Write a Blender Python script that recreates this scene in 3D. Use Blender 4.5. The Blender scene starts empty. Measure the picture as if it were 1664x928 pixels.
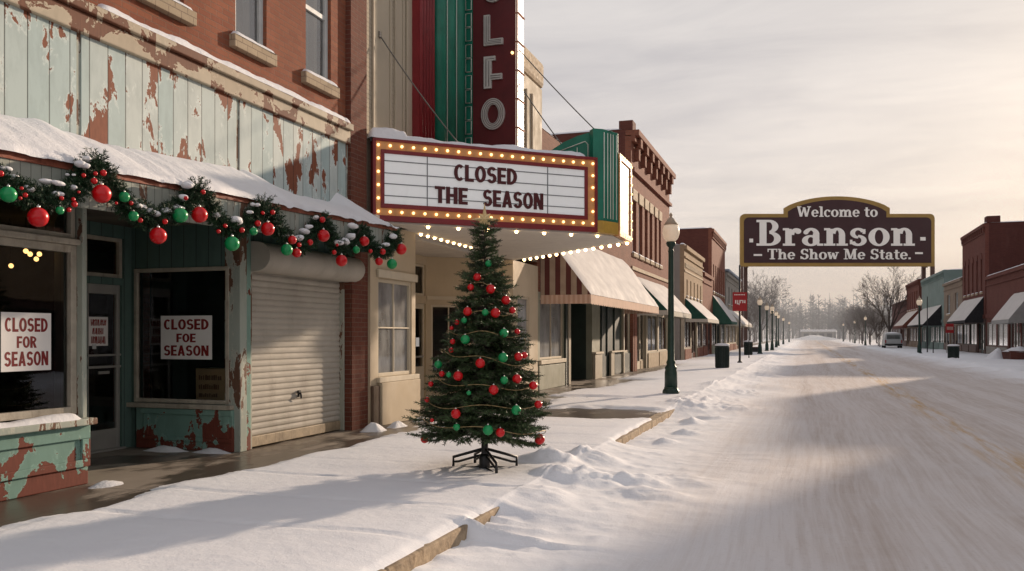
import bpy, bmesh, math, random
import numpy as np
from mathutils import Vector, Matrix, noise as mnoise
R = math.radians
scene = bpy.context.scene
COL = scene.collection
# ------------------------------------------------------------------ camera model (used to read positions off the photo)
CAMZ, F, CX, HY = 1.6, 1400.0, 832.0, 545.0
TH = math.atan(478.0 / F); SN, CS = math.sin(TH), math.cos(TH)
def Yx(px, X):
    t = (px - CX) / F
    return X * (t * SN + CS) / (t * CS - SN)
def Xy(px, Y):
    t = (px - CX) / F
    return Y * (t * CS - SN) / (CS + t * SN)
def dep(X, Y): return -SN * X + CS * Y
def Zp(py, X, Y): return CAMZ + (HY - py) / F * dep(X, Y)
def ray(px, py, d):
    r = (px - CX) / F * d
    return Vector((r * CS - d * SN, r * SN + d * CS, CAMZ + (HY - py) / F * d))
# ------------------------------------------------------------------ mesh builder
class MB:
    def __init__(s): s.v = []; s.f = []; s.sm = []
    def add(s, vs, fs, smooth=False):
        o = len(s.v); s.v.extend([tuple(p) for p in vs])
        for f in fs: s.f.append(tuple(i + o for i in f)); s.sm.append(smooth)
        return s
    def box(s, x0, x1, y0, y1, z0, z1):
        if x0 > x1: x0, x1 = x1, x0
        if y0 > y1: y0, y1 = y1, y0
        v = [(x, y, z) for z in (z0, z1) for y in (y0, y1) for x in (x0, x1)]
        return s.add(v, [(0, 2, 3, 1), (4, 5, 7, 6), (0, 1, 5, 4), (2, 6, 7, 3), (0, 4, 6, 2), (1, 3, 7, 5)])
    def obox(s, fr, u0, u1, v0, v1, n0, n1):
        P = [fr(u, v, n) for v in (v0, v1) for n in (n0, n1) for u in (u0, u1)]
        return s.add(P, [(0, 2, 3, 1), (4, 5, 7, 6), (0, 1, 5, 4), (2, 6, 7, 3), (0, 4, 6, 2), (1, 3, 7, 5)])
    def quad(s, a, b, c, d, smooth=False): return s.add([a, b, c, d], [(0, 1, 2, 3)], smooth)
    def prism(s, poly, z0, z1):
        n = len(poly)
        v = [(p[0], p[1], z0) for p in poly] + [(p[0], p[1], z1) for p in poly]
        return s.add(v, [tuple(range(n - 1, -1, -1)), tuple(range(n, 2 * n))] + [(i, (i + 1) % n, (i + 1) % n + n, i + n) for i in range(n)])
    def fprism(s, fr, poly, n0, n1):
        n = len(poly)
        v = [fr(p[0], p[1], n0) for p in poly] + [fr(p[0], p[1], n1) for p in poly]
        return s.add(v, [tuple(range(n - 1, -1, -1)), tuple(range(n, 2 * n))] + [(i, (i + 1) % n, (i + 1) % n + n, i + n) for i in range(n)])
    def tube(s, pts, rad, n=6, cap=True, smooth=True):
        pts = [Vector(p) for p in pts]
        if not hasattr(rad, '__len__'): rad = [rad] * len(pts)
        vs = []; prev = None
        for i, p in enumerate(pts):
            t = (pts[min(i + 1, len(pts) - 1)] - pts[max(i - 1, 0)])
            if t.length < 1e-9: t = Vector((0, 0, 1))
            t.normalize()
            if prev is None: a = t.orthogonal().normalized()
            else:
                a = prev - t * prev.dot(t)
                a = a.normalized() if a.length > 1e-6 else t.orthogonal().normalized()
            prev = a; b = t.cross(a)
            for k in range(n):
                w = 2 * math.pi * k / n
                vs.append(p + (a * math.cos(w) + b * math.sin(w)) * rad[i])
        fs = []
        for i in range(len(pts) - 1):
            for k in range(n):
                fs.append((i * n + k, i * n + (k + 1) % n, (i + 1) * n + (k + 1) % n, (i + 1) * n + k))
        s.add(vs, fs, smooth)
        if cap and n > 2:
            o = len(s.v) - len(vs)
            s.f.append(tuple(o + k for k in range(n - 1, -1, -1))); s.sm.append(False)
            s.f.append(tuple(o + (len(pts) - 1) * n + k for k in range(n))); s.sm.append(False)
        return s
    def lathe(s, prof, c=(0, 0, 0), n=20, smooth=True, axis='z'):
        vs = []
        for r, z in prof:
            for k in range(n):
                w = 2 * math.pi * (k + .5) / n
                if axis == 'z': vs.append((c[0] + r * math.cos(w), c[1] + r * math.sin(w), c[2] + z))
                else: vs.append((c[0] + r * math.cos(w), c[1] + z, c[2] + r * math.sin(w)))
        m = len(prof)
        fs = [(i * n + k, i * n + (k + 1) % n, (i + 1) * n + (k + 1) % n, (i + 1) * n + k) for i in range(m - 1) for k in range(n)]
        s.add(vs, fs, smooth)
        o = len(s.v) - len(vs)
        if prof[0][0] > 1e-5: s.f.append(tuple(o + k for k in range(n - 1, -1, -1))); s.sm.append(False)
        if prof[-1][0] > 1e-5: s.f.append(tuple(o + (m - 1) * n + k for k in range(n))); s.sm.append(False)
        return s
    def ball(s, c, r, n=14, m=9, sz=1.0):
        prof = [(max(1e-6, r * math.sin(math.pi * i / m)), -r * sz * math.cos(math.pi * i / m)) for i in range(m + 1)]
        return s.lathe(prof, c, n)
    def build(s, name, mat, parent=None, loc=None, bevel=0, off=(0, 0, 0)):
        me = bpy.data.meshes.new(name)
        me.from_pydata(s.v, [], s.f)
        me.polygons.foreach_set('use_smooth', s.sm)
        bm = bmesh.new(); bm.from_mesh(me)
        if not getattr(s, 'open', False): bmesh.ops.recalc_face_normals(bm, faces=bm.faces)
        bm.to_mesh(me); bm.free()
        me.materials.append(mat)
        o = bpy.data.objects.new(name, me); COL.objects.link(o)
        if bevel:
            b = o.modifiers.new('bevel', 'BEVEL'); b.width = bevel; b.segments = 2; b.limit_method = 'ANGLE'
        if parent is not None: attach(o, parent)
        return o
def build_split(mb, name, mat, parent, bevel=0):
    """every loose piece of mb becomes a mesh object of its own"""
    n = len(mb.v); root = list(range(n))
    def find(a):
        while root[a] != a: root[a] = root[root[a]]; a = root[a]
        return a
    for f in mb.f:
        for q in f[1:]: root[find(q)] = find(f[0])
    groups = {}
    for f, sm in zip(mb.f, mb.sm): groups.setdefault(find(f[0]), []).append((f, sm))
    for fs in groups.values():
        ids = sorted({i for f, _ in fs for i in f}); mp = {i: k for k, i in enumerate(ids)}
        m = MB(); m.v = [mb.v[i] for i in ids]; m.f = [tuple(mp[i] for i in f) for f, _ in fs]; m.sm = [q for _, q in fs]
        m.build(name, mat, parent, bevel=bevel)
def attach(o, parent):
    o.parent = parent
    r = parent
    while r.parent is not None: r = r.parent
    if parent is r: o.matrix_parent_inverse = Matrix.Translation(-r.location)
    # a child mesh keeps world coordinates; its own children need no offset
def raw_mesh(name, V, Fc, mat, parent=None, smooth=False):
    """V (n,3) array, Fc (m,k) array of equal polygons"""
    V = np.asarray(V, dtype=np.float32); Fc = np.asarray(Fc, dtype=np.int32)
    me = bpy.data.meshes.new(name); m, k = Fc.shape
    me.vertices.add(len(V)); me.vertices.foreach_set('co', V.ravel())
    me.loops.add(m * k); me.loops.foreach_set('vertex_index', Fc.ravel())
    me.polygons.add(m)
    me.polygons.foreach_set('loop_start', np.arange(0, m * k, k, dtype=np.int32))
    me.polygons.foreach_set('loop_total', np.full(m, k, dtype=np.int32))
    me.polygons.foreach_set('use_smooth', np.full(m, smooth, dtype=bool))
    me.update(calc_edges=True); me.validate()
    me.materials.append(mat)
    o = bpy.data.objects.new(name, me); COL.objects.link(o)
    if parent is not None: attach(o, parent)
    return o
def frame(org, u, n):
    org, u, n = Vector(org), Vector(u).normalized(), Vector(n).normalized()
    return lambda a, v, b=0.0: org + u * a + Vector((0, 0, v)) + n * b
def wall(mb, fr, u0, u1, v0, v1, holes, th=.25):
    us = sorted(set([u0, u1] + [h[0] for h in holes] + [h[1] for h in holes]))
    vs = sorted(set([v0, v1] + [h[2] for h in holes] + [h[3] for h in holes]))
    us = [u for u in us if u0 - 1e-6 <= u <= u1 + 1e-6]; vs = [v for v in vs if v0 - 1e-6 <= v <= v1 + 1e-6]
    def solid(i, j):
        if i < 0 or j < 0 or i >= len(us) - 1 or j >= len(vs) - 1: return False
        cu, cv = (us[i] + us[i + 1]) / 2, (vs[j] + vs[j + 1]) / 2
        return not any(h[0] < cu < h[1] and h[2] < cv < h[3] for h in holes)
    for i in range(len(us) - 1):
        for j in range(len(vs) - 1):
            if not solid(i, j): continue
            a, b, c, d = us[i], us[i + 1], vs[j], vs[j + 1]
            mb.quad(fr(a, c, 0), fr(b, c, 0), fr(b, d, 0), fr(a, d, 0))
            mb.quad(fr(a, c, -th), fr(a, d, -th), fr(b, d, -th), fr(b, c, -th))
            if not solid(i - 1, j): mb.quad(fr(a, c, 0), fr(a, d, 0), fr(a, d, -th), fr(a, c, -th))
            if not solid(i + 1, j): mb.quad(fr(b, c, 0), fr(b, c, -th), fr(b, d, -th), fr(b, d, 0))
            if not solid(i, j - 1): mb.quad(fr(a, c, 0), fr(a, c, -th), fr(b, c, -th), fr(b, c, 0))
            if not solid(i, j + 1): mb.quad(fr(a, d, 0), fr(b, d, 0), fr(b, d, -th), fr(a, d, -th))
    return mb
# ------------------------------------------------------------------ things
def thing(name, label, cat, loc=(0, 0, 0), group=None):
    o = bpy.data.objects.new(name, None); COL.objects.link(o)
    o.location = loc; o.empty_display_size = .2
    return tag(o, label, cat, group)
def tag(o, label=None, cat=None, group=None, kind=None):
    if label: o['label'] = label
    if cat: o['category'] = cat
    if group: o['group'] = group
    if kind: o['kind'] = kind
    return o
def copy_tree(o, parent=None):
    c = o.copy(); COL.objects.link(c)
    if parent is not None: c.parent = parent
    for ch in list(o.children): copy_tree(ch, c)
    return c
def fbm(x, y, z=0.0, o=4):
    a, t = 1.0, 0.0
    for _ in range(o):
        t += a * mnoise.noise(Vector((x, y, z))); x *= 2.03; y *= 2.03; z += 7.1; a *= .5
    return t
def snow_ridge(mb, p0, p1, w, h, seed=0, gaps=0.0, n=None, lip=.012):
    """a low rounded bank of snow lying along p0-p1, w wide (to both sides), h high, uneven, with gaps"""
    p0, p1 = Vector(p0), Vector(p1); L = (p1 - p0).length; n = n or max(6, int(L / .05))
    t = (p1 - p0).normalized(); s = Vector((-t.y, t.x, 0)).normalized()
    K = 7; vs = []
    for i in range(n + 1):
        a = i / n; q = p0.lerp(p1, a)
        e = min(1, a * L / .07, (1 - a) * L / .07) ** .5
        k = (1 + .55 * fbm(a * L * 1.6 + seed, seed * 3.1, 0, 4) - gaps * (1 if fbm(a * L * .9 + seed * 5, 1.3, 0, 2) > .25 else 0))
        hh = max(-.004, h * k * e); ww = w * (1 + .12 * fbm(a * L * 3 + seed, 9.7, 0, 2))
        for j in range(K):
            b = j / (K - 1) * 2 - 1
            vs.append(q + s * (ww * b * .5) + Vector((0, 0, hh * (1 - abs(b) ** 2.6) - (.006 if abs(b) > .99 else 0))))
    fs = [(i * K + j, i * K + j + 1, (i + 1) * K + j + 1, (i + 1) * K + j) for i in range(n) for j in range(K - 1)]
    return mb.add(vs, fs, True)
def snow_heap(mb, c, rx, ry, h, seed=0, n=22, m=6):
    vs = [(c[0], c[1], c[2] + h * (1 + .2 * fbm(seed, 3.3)))]
    for j in range(1, m + 1):
        q = j / m
        for k in range(n):
            w = 2 * math.pi * k / n
            rr = q * (1 + .28 * fbm(math.cos(w) * 1.3 + seed, math.sin(w) * 1.3, 0, 3))
            z = h * (math.cos(min(1, q) * math.pi) * .5 + .5) * (1 + .35 * fbm(math.cos(w) * q * 2 + seed, math.sin(w) * q * 2, 5, 3))
            vs.append((c[0] + rx * rr * math.cos(w), c[1] + ry * rr * math.sin(w), c[2] + z - .01 * q))
    fs = [(0, 1 + k, 1 + (k + 1) % n) for k in range(n)]
    for j in range(m - 1):
        for k in range(n):
            a = 1 + j * n
            fs.append((a + k, a + n + k, a + n + (k + 1) % n, a + (k + 1) % n))
    return mb.add(vs, fs, True)
# ------------------------------------------------------------------ lettering
# a slab serif alphabet of overlapping strokes: cap height 1
def _A(cx, cy, rx, ry, tx, ty, a0, a1, n=18):
    o = []; i = []
    for k in range(n + 1):
        w = R(a0 + (a1 - a0) * k / n); c, s = math.cos(w), math.sin(w)
        o.append((cx + rx * c, cy + ry * s)); i.append((cx + (rx - tx) * c, cy + (ry - ty) * s))
    return ('strip', o, i)
def _B(x0, y0, x1, y1): return ('poly', [(x0, y0), (x1, y0), (x1, y1), (x0, y1)])
def _L(x0, y0, x1, y1, w): return ('poly', [(x0 - w / 2, y0), (x0 + w / 2, y0), (x1 + w / 2, y1), (x1 - w / 2, y1)])
def _O(cx, cy, r): return ('poly', [(cx + r * math.cos(k * math.pi / 6), cy + r * math.sin(k * math.pi / 6)) for k in range(12)])
GLY = {
 'B': (.84, [_B(.1, 0, .33, 1), _B(0, 0, .44, .09), _B(0, .91, .44, 1), _A(.42, .745, .3, .255, .2, .09, -90, 90), _A(.42, .275, .38, .275, .22, .09, -90, 90)]),
 'r': (.6, [_B(.08, .03, .29, .65), _B(0, 0, .4, .085), _B(0, .595, .2, .68), _A(.44, .4, .22, .28, .15, .13, 55, 175), _O(.5, .56, .105)]),
 'a': (.7, [_A(.29, .2, .29, .215, .19, .08, 0, 360, 24), _B(.36, .05, .57, .47), _A(.3, .44, .27, .25, .19, .1, 0, 150), _O(.13, .52, .085), _B(.5, 0, .7, .085)]),
 'n': (.8, [_B(.08, .03, .29, .65), _B(0, 0, .37, .085), _B(0, .595, .2, .68), _A(.43, .41, .26, .285, .2, .1, 0, 165), _B(.485, .03, .69, .42), _B(.41, 0, .78, .085)]),
 'h': (.8, [_B(.08, .03, .29, .97), _B(0, 0, .37, .085), _B(0, .915, .2, 1), _A(.43, .41, .26, .285, .2, .1, 0, 165), _B(.485, .03, .69, .42), _B(.41, 0, .78, .085)]),
 'm': (1.22, [_B(.08, .03, .29, .65), _B(0, 0, .37, .085), _B(0, .595, .2, .68), _A(.43, .41, .26, .285, .2, .1, 0, 165), _B(.485, .03, .69, .42), _B(.41, 0, .78, .085), _A(.84, .41, .26, .285, .2, .1, 0, 165), _B(.895, .03, 1.1, .42), _B(.82, 0, 1.19, .085)]),
 's': (.6, [_A(.29, .485, .26, .205, .16, .09, 15, 270), _A(.29, .205, .28, .215, .17, .09, -165, 90), _B(.44, .46, .53, .64), _B(.02, .06, .1, .23)]),
 'S': (.74, [_A(.36, .72, .32, .285, .2, .1, 20, 270), _A(.36, .285, .35, .295, .21, .1, -165, 90), _B(.57, .7, .67, .97), _B(.02, .03, .11, .3)]),
 'o': (.72, [_A(.35, .34, .35, .355, .21, .08, 0, 360, 28)]),
 'e': (.68, [_A(.33, .34, .33, .355, .2, .085, 5, 325, 26), _B(.12, .31, .64, .4)]),
 'c': (.62, [_A(.33, .34, .33, .355, .2, .09, 50, 315, 22), _O(.5, .55, .1)]),
 'l': (.42, [_B(.1, .03, .31, .97), _B(0, 0, .41, .085), _B(0, .915, .2, 1)]),
 't': (.5, [_B(.12, .14, .32, .9), _B(0, .6, .48, .69), _A(.34, .17, .22, .18, .19, .1, 175, 320)]),
 'w': (.98, [_L(.27, .02, .1, .65, .2), _L(.29, .02, .47, .62, .11), _L(.64, .02, .47, .62, .2), _L(.66, .02, .84, .65, .11), _B(0, .6, .3, .685), _B(.68, .6, .97, .685)]),
 'W': (1.3, [_L(.36, .02, .13, .95, .23), _L(.39, .02, .63, .9, .13), _L(.86, .02, .63, .9, .23), _L(.89, .02, 1.13, .95, .13), _B(0, .91, .38, 1), _B(.93, .91, 1.28, 1)]),
 'T': (.86, [_B(.3, .03, .53, .97), _B(0, .9, .83, 1), _B(0, .7, .09, .93), _B(.74, .7, .83, .93), _B(.19, 0, .64, .085)]),
 'M': (1.16, [_B(.12, .03, .22, .97), _B(.82, .03, 1.04, .97), _L(.56, .03, .26, .97, .22), _L(.58, .03, .86, .97, .12), _B(0, 0, .34, .085), _B(.72, 0, 1.14, .085), _B(0, .915, .3, 1), _B(.86, .915, 1.14, 1)]),
 '.': (.24, [_B(.02, 0, .2, .18)]), '-': (.44, [_B(0, .28, .38, .37)]), ' ': (.36, [])}
SANS = {
 'C': (.62, [_A(.34, .5, .34, .5, .22, .175, 48, 312, 22)]), 'L': (.56, [_B(0, 0, .23, 1), _B(.2, 0, .55, .19)]),
 'O': (.70, [_A(.35, .5, .35, .5, .22, .175, 0, 360, 28)]),
 'S': (.62, [_A(.315, .705, .30, .295, .205, .165, 25, 270), _A(.305, .305, .315, .305, .215, .17, -158, 90)]),
 'E': (.56, [_B(0, 0, .23, 1), _B(.2, 0, .55, .18), _B(.2, .415, .51, .585), _B(.2, .82, .55, 1)]),
 'D': (.66, [_B(0, 0, .23, 1), _A(.2, .5, .45, .5, .22, .175, -90, 90)]),
 'F': (.54, [_B(0, 0, .23, 1), _B(.2, .40, .50, .575), _B(.2, .82, .54, 1)]),
 'R': (.66, [_B(0, 0, .23, 1), _A(.2, .71, .42, .29, .21, .165, -90, 90), ('poly', [(.22, .46), (.40, 0), (.66, 0), (.45, .48)])]),
 'A': (.72, [('poly', [(0, 0), (.23, 0), (.45, 1), (.25, 1)]), ('poly', [(.70, 0), (.47, 0), (.26, .99), (.46, .99)]), _B(.16, .19, .54, .355)]),
 'N': (.68, [_B(0, 0, .21, 1), _B(.46, 0, .67, 1), ('poly', [(.02, .99), (.25, .99), (.65, .01), (.42, .01)])]),
 'T': (.60, [_B(0, .82, .60, 1), _B(.19, 0, .42, .84)]), 'H': (.68, [_B(0, 0, .23, 1), _B(.45, 0, .68, 1), _B(.2, .41, .48, .59)]), ' ': (.3, [])}
def serif_text(mb, fr, s, u0, u1, v, h, n, ext=.05, G=None, gap=.03, step=.006):
    G = G or GLY; wt = sum(G[c][0] for c in s) + gap * (len(s) - 1)
    sx = (u1 - u0) / wt; x = u0; q = 0
    for c in s:
        w, prims = G[c]
        for p in prims:
            e = n + ext + step * (q % 5); q += 1
            M = lambda a: (x + a[0] * sx, v + a[1] * h)
            if p[0] == 'poly':
                mb.fprism(fr, [M(a) for a in p[1]], n, e)
            else:
                o, i = p[1], p[2]; k = len(o)
                vs = [fr(*M(a), e) for a in o] + [fr(*M(a), e) for a in i] + [fr(*M(a), n) for a in o] + [fr(*M(a), n) for a in i]
                fs = []
                for j in range(k - 1):
                    fs += [(j, j + 1, k + j + 1, k + j), (j, 2 * k + j, 2 * k + j + 1, j + 1), (k + j, k + j + 1, 3 * k + j + 1, 3 * k + j)]
                mb.add(vs, fs)
        x += (w + gap) * sx
    return mb
# ------------------------------------------------------------------ materials
class NT:
    def __init__(s, m): s.t = m.node_tree; s.n = s.t.nodes; s.l = s.t.links
    def node(s, typ, **kw):
        n = s.n.new(typ)
        for k, v in kw.items(): setattr(n, k, v)
        return n
    def set(s, sock, v):
        if hasattr(v, 'default_value') or hasattr(v, 'is_linked'): s.l.new(v, sock)
        else:
            if isinstance(v, (tuple, list)) and len(v) == 3 and sock.type == 'RGBA': v = (*v, 1)
            sock.default_value = v
    def math(s, op, a, b=0.0, clamp=False):
        n = s.node('ShaderNodeMath', operation=op, use_clamp=clamp); s.set(n.inputs[0], a); s.set(n.inputs[1], b); return n.outputs[0]
    def mix(s, f, a, b, blend='MIX'):
        n = s.node('ShaderNodeMix', data_type='RGBA', blend_type=blend); n.clamp_factor = True
        s.set(n.inputs[0], f); s.set(n.inputs[6], a); s.set(n.inputs[7], b); return n.outputs[2]
    def pos(s): return s.node('ShaderNodeNewGeometry').outputs['Position']
    def sep(s, v):
        n = s.node('ShaderNodeSeparateXYZ'); s.set(n.inputs[0], v); return n.outputs
    def comb(s, x, y, z):
        n = s.node('ShaderNodeCombineXYZ'); s.set(n.inputs[0], x); s.set(n.inputs[1], y); s.set(n.inputs[2], z); return n.outputs[0]
    def vmul(s, v, m):
        n = s.node('ShaderNodeVectorMath', operation='MULTIPLY'); s.set(n.inputs[0], v); s.set(n.inputs[1], m); return n.outputs[0]
    def noise(s, v, scale, detail=4, rough=.55, dist=0.0):
        n = s.node('ShaderNodeTexNoise'); s.set(n.inputs['Vector'], v)
        n.inputs['Scale'].default_value = scale; n.inputs['Detail'].default_value = detail
        n.inputs['Roughness'].default_value = rough; n.inputs['Distortion'].default_value = dist
        return n.outputs['Fac']
    def ramp(s, f, a, b, lo=0.0, hi=1.0):
        n = s.node('ShaderNodeMapRange'); n.clamp = True; s.set(n.inputs[0], f)
        for i, q in enumerate((a, b, lo, hi)): s.set(n.inputs[1 + i], q)
        return n.outputs[0]
    def bump(s, h, st=.3, d=.01):
        n = s.node('ShaderNodeBump'); n.inputs['Strength'].default_value = st; n.inputs['Distance'].default_value = d
        s.set(n.inputs['Height'], h); return n.outputs[0]
def newmat(name):
    m = bpy.data.materials.new(name); m.use_nodes = True; t = NT(m)
    p = t.n['Principled BSDF']; return m, t, p
def mk(name, col, rough=.6, var=.15, sc=3.0, bump=.0, bsc=40.0, metal=0.0, spec=.4, emit=0.0, ecol=None, coat=0.0, dirt=0.0, coords='world'):
    m, t, p = newmat(name); P = t.pos() if coords == 'world' else t.node('ShaderNodeTexCoord').outputs['Object']
    n1 = t.noise(P, sc, 6, .6)
    dark = tuple(c * (1 - var) for c in col); lite = tuple(min(1, c * (1 + var)) for c in col)
    c = t.mix(t.ramp(n1, .3, .7), dark, lite)
    if dirt:
        n2 = t.noise(t.vmul(P, (1, 1, .35)), sc * 1.7, 8, .7)
        c = t.mix(t.ramp(n2, .52, .72, 0, dirt), c, tuple(k * .35 for k in (col[0], col[1] * .85, col[2] * .7)))
    t.set(p.inputs['Base Color'], c)
    t.set(p.inputs['Roughness'], t.ramp(t.noise(P, sc * 2.3, 4), .3, .7, max(.02, rough * .85), min(1, rough * 1.15)))
    p.inputs['Metallic'].default_value = metal; p.inputs['Specular IOR Level'].default_value = spec
    if coat: p.inputs['Coat Weight'].default_value = coat; p.inputs['Coat Roughness'].default_value = .05
    if bump: t.set(p.inputs['Normal'], t.bump(t.noise(P, bsc, 5), bump, .01))
    if emit:
        p.inputs['Emission Color'].default_value = (*(ecol or col), 1); p.inputs['Emission Strength'].default_value = emit
    return m
def brick(name, c1, c2, mortar, w=.215, h=.072, dirt=.35, bumpd=.012):
    m, t, p = newmat(name); P = t.pos(); x, y, z = t.sep(P)[0:3]
    u = t.math('ADD', x, y); v = t.comb(u, z, 0)
    b = t.node('ShaderNodeTexBrick'); t.set(b.inputs['Vector'], v)
    for k, q in (('Color1', c1), ('Color2', c2), ('Mortar', mortar)): t.set(b.inputs[k], q)
    b.inputs['Scale'].default_value = 1; b.inputs['Mortar Size'].default_value = .006; b.inputs['Mortar Smooth'].default_value = .3
    b.inputs['Brick Width'].default_value = w; b.inputs['Row Height'].default_value = h; b.inputs['Bias'].default_value = -.1
    n = t.noise(P, 1.1, 7, .65); c = t.mix(t.ramp(n, .35, .7, 0, dirt), b.outputs['Color'], tuple(k * .45 for k in c1))
    n3 = t.noise(t.vmul(P, (1, 1, .25)), 2.3, 6, .6); c = t.mix(t.ramp(n3, .55, .75, 0, .3), c, tuple(min(1, k * 1.5 + .03) for k in c2))
    n2 = t.noise(P, 35, 4); c = t.mix(t.ramp(n2, .3, .7, 0, .25), c, tuple(k * .6 for k in c2))
    t.set(p.inputs['Base Color'], c); p.inputs['Roughness'].default_value = .85; p.inputs['Specular IOR Level'].default_value = .2
    hgt = t.math('SUBTRACT', t.math('MULTIPLY', n2, .35), b.outputs['Fac'])
    t.set(p.inputs['Normal'], t.bump(hgt, .6, bumpd))
    return m
def peel(name, paint, paint2, under, thr=.56, board=.2, vert=.35, low=None, seam=True, sc=2.6):
    """old paint flaking off boards: under-wood shows in ragged patches"""
    m, t, p = newmat(name); P = t.pos(); x, y, z = t.sep(P)[0:3]
    u = t.math('ADD', x, y)
    bu = t.math('DIVIDE', u, board); fl = t.math('FLOOR', bu); fr = t.math('SUBTRACT', bu, fl)
    wn = t.node('ShaderNodeTexWhiteNoise', noise_dimensions='1D'); t.set(wn.inputs['W'], fl)
    V = t.comb(t.math('MULTIPLY', u, 1.0), t.math('MULTIPLY', z, vert), t.math('MULTIPLY', wn.outputs['Value'], .5))
    n1 = t.noise(V, sc, 10, .62, .35)
    if low is not None:  # more bare wood towards the bottom
        n1 = t.math('ADD', n1, t.ramp(z, low[0], low[1], low[2], 0))
    n2 = t.noise(V, sc * 9, 6, .6); n1 = t.math('ADD', n1, t.math('MULTIPLY', t.math('SUBTRACT', n2, .5), .12))
    n1 = t.math('ADD', n1, t.math('MULTIPLY', t.math('SUBTRACT', wn.outputs['Value'], .5), .05))
    mask = t.ramp(n1, thr, thr + .012)
    pc = t.mix(wn.outputs['Value'], paint, paint2)
    pc = t.mix(t.ramp(t.noise(t.comb(u, t.math('MULTIPLY', z, .3), 0), 5, 6, .7), .45, .75, 0, .45), pc, tuple(k * .55 for k in paint))
    uc = t.mix(t.noise(t.comb(t.math('MULTIPLY', u, 6), z, 0), 6, 6, .7), tuple(k * .45 for k in under), tuple(k * 1.35 for k in under))
    edge = t.math('MULTIPLY', t.ramp(n1, thr - .035, thr), t.math('SUBTRACT', 1, mask))
    pc = t.mix(t.math('MULTIPLY', edge, .5), pc, tuple(min(1, k * 1.3 + .05) for k in paint2))
    c = t.mix(mask, pc, uc)
    hgt = t.math('MULTIPLY', mask, -.5)
    if seam:
        vis = t.math('ADD', .2, t.math('MULTIPLY', wn.outputs['Value'], .8)); sm = t.math('ADD', t.math('LESS_THAN', fr, .035), t.math('MULTIPLY', t.math('LESS_THAN', fr, .07), .25))
        c = t.mix(t.math('MULTIPLY', sm, .75), c, (.02, .018, .015)); hgt = t.math('SUBTRACT', hgt, sm)
    t.set(p.inputs['Base Color'], c); p.inputs['Roughness'].default_value = .7; p.inputs['Specular IOR Level'].default_value = .25
    t.set(p.inputs['Normal'], t.bump(hgt, .7, .008))
    return m
def stripes(name, a, b, pitch, axis='y', frac=.5):
    m, t, p = newmat(name); s = t.sep(t.pos())
    u = t.math('ADD', s[0], s[1]) if axis == 'xy' else (s[1] if axis == 'y' else s[0])
    q = t.math('FRACT', t.math('DIVIDE', u, pitch)); c = t.mix(t.math('LESS_THAN', q, frac), a, b)
    c = t.mix(t.ramp(t.noise(t.pos(), 3, 6), .4, .7, 0, .3), c, tuple(k * .5 for k in a))
    t.set(p.inputs['Base Color'], c); p.inputs['Roughness'].default_value = .85
    return m
def glass_mat(name, tint=(.6, .65, .65), refl=.11, rough=.02, haze=0.0, ior=1.5):
    m, t, p = newmat(name); out = t.n['Material Output']
    tr = t.node('ShaderNodeBsdfTransparent'); tr.inputs[0].default_value = (*tint, 1)
    gl = t.node('ShaderNodeBsdfGlossy'); gl.inputs['Color'].default_value = (.95, .97, 1, 1); gl.inputs['Roughness'].default_value = rough
    fr = t.node('ShaderNodeFresnel'); fr.inputs[0].default_value = ior
    wob = t.bump(t.noise(t.pos(), 1.3, 3), .08, .02); t.set(gl.inputs['Normal'], wob)
    ms = t.node('ShaderNodeMixShader'); t.set(ms.inputs[0], t.math('MAXIMUM', fr.outputs[0], refl, True))
    t.l.new(tr.outputs[0], ms.inputs[1]); t.l.new(gl.outputs[0], ms.inputs[2]); last = ms.outputs[0]
    if haze:
        df = t.node('ShaderNodeBsdfDiffuse'); df.inputs[0].default_value = (.5, .5, .48, 1)
        m2 = t.node('ShaderNodeMixShader'); t.set(m2.inputs[0], t.ramp(t.noise(t.vmul(t.pos(), (1, 1, .4)), 2.2, 6, .65), .3, .75, haze * .4, haze * 1.6))
        t.l.new(last, m2.inputs[1]); t.l.new(df.outputs[0], m2.inputs[2]); last = m2.outputs[0]
    t.l.new(last, out.inputs[0]); return m
SUN_STRENGTH, SKY_STRENGTH, HAZE = 5.0, 1.0, .0023
# ================================================================== camera, world, sun
cam = bpy.data.cameras.new('camera'); cam.sensor_width = 36; cam.lens = F / 1664 * 36
cam.shift_y = (HY - 464) / 1664; cam.clip_end = 5000; cam.clip_start = .05
co = bpy.data.objects.new('camera', cam); COL.objects.link(co)
co.location = (0, 0, CAMZ); co.rotation_euler = (R(90), 0, TH); scene.camera = co
SUN_EL = R(14.0); SUN_AZ = math.atan2(.352, .936)
SUN = Vector((math.sin(SUN_AZ) * math.cos(SUN_EL), math.cos(SUN_AZ) * math.cos(SUN_EL), math.sin(SUN_EL)))
sd = bpy.data.lights.new('sun', 'SUN'); sd.energy = SUN_STRENGTH; sd.angle = R(1.2); sd.color = (1.0, .79, .60)
so = bpy.data.objects.new('sun', sd); COL.objects.link(so); so.location = (60, 190, 60)
so.rotation_euler = (-SUN).to_track_quat('-Z', 'Y').to_euler()
w = bpy.data.worlds.new('World'); scene.world = w; w.use_nodes = True
t = NT(w); bg = t.n['Background']; out = t.n['World Output']
sky = t.node('ShaderNodeTexSky', sky_type='NISHITA', sun_disc=False)
sky.sun_elevation = SUN_EL; sky.sun_rotation = SUN_AZ; sky.dust_density = 2.0
t.l.new(sky.outputs[0], bg.inputs[0]); bg.inputs[1].default_value = .08
D = t.node('ShaderNodeTexCoord').outputs['Generated']; dx, dy, dz = t.sep(D)[0:3]
cr = t.node('ShaderNodeValToRGB'); t.set(cr.inputs[0], t.math('MAXIMUM', dz, 0)); e = cr.color_ramp.elements
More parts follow.
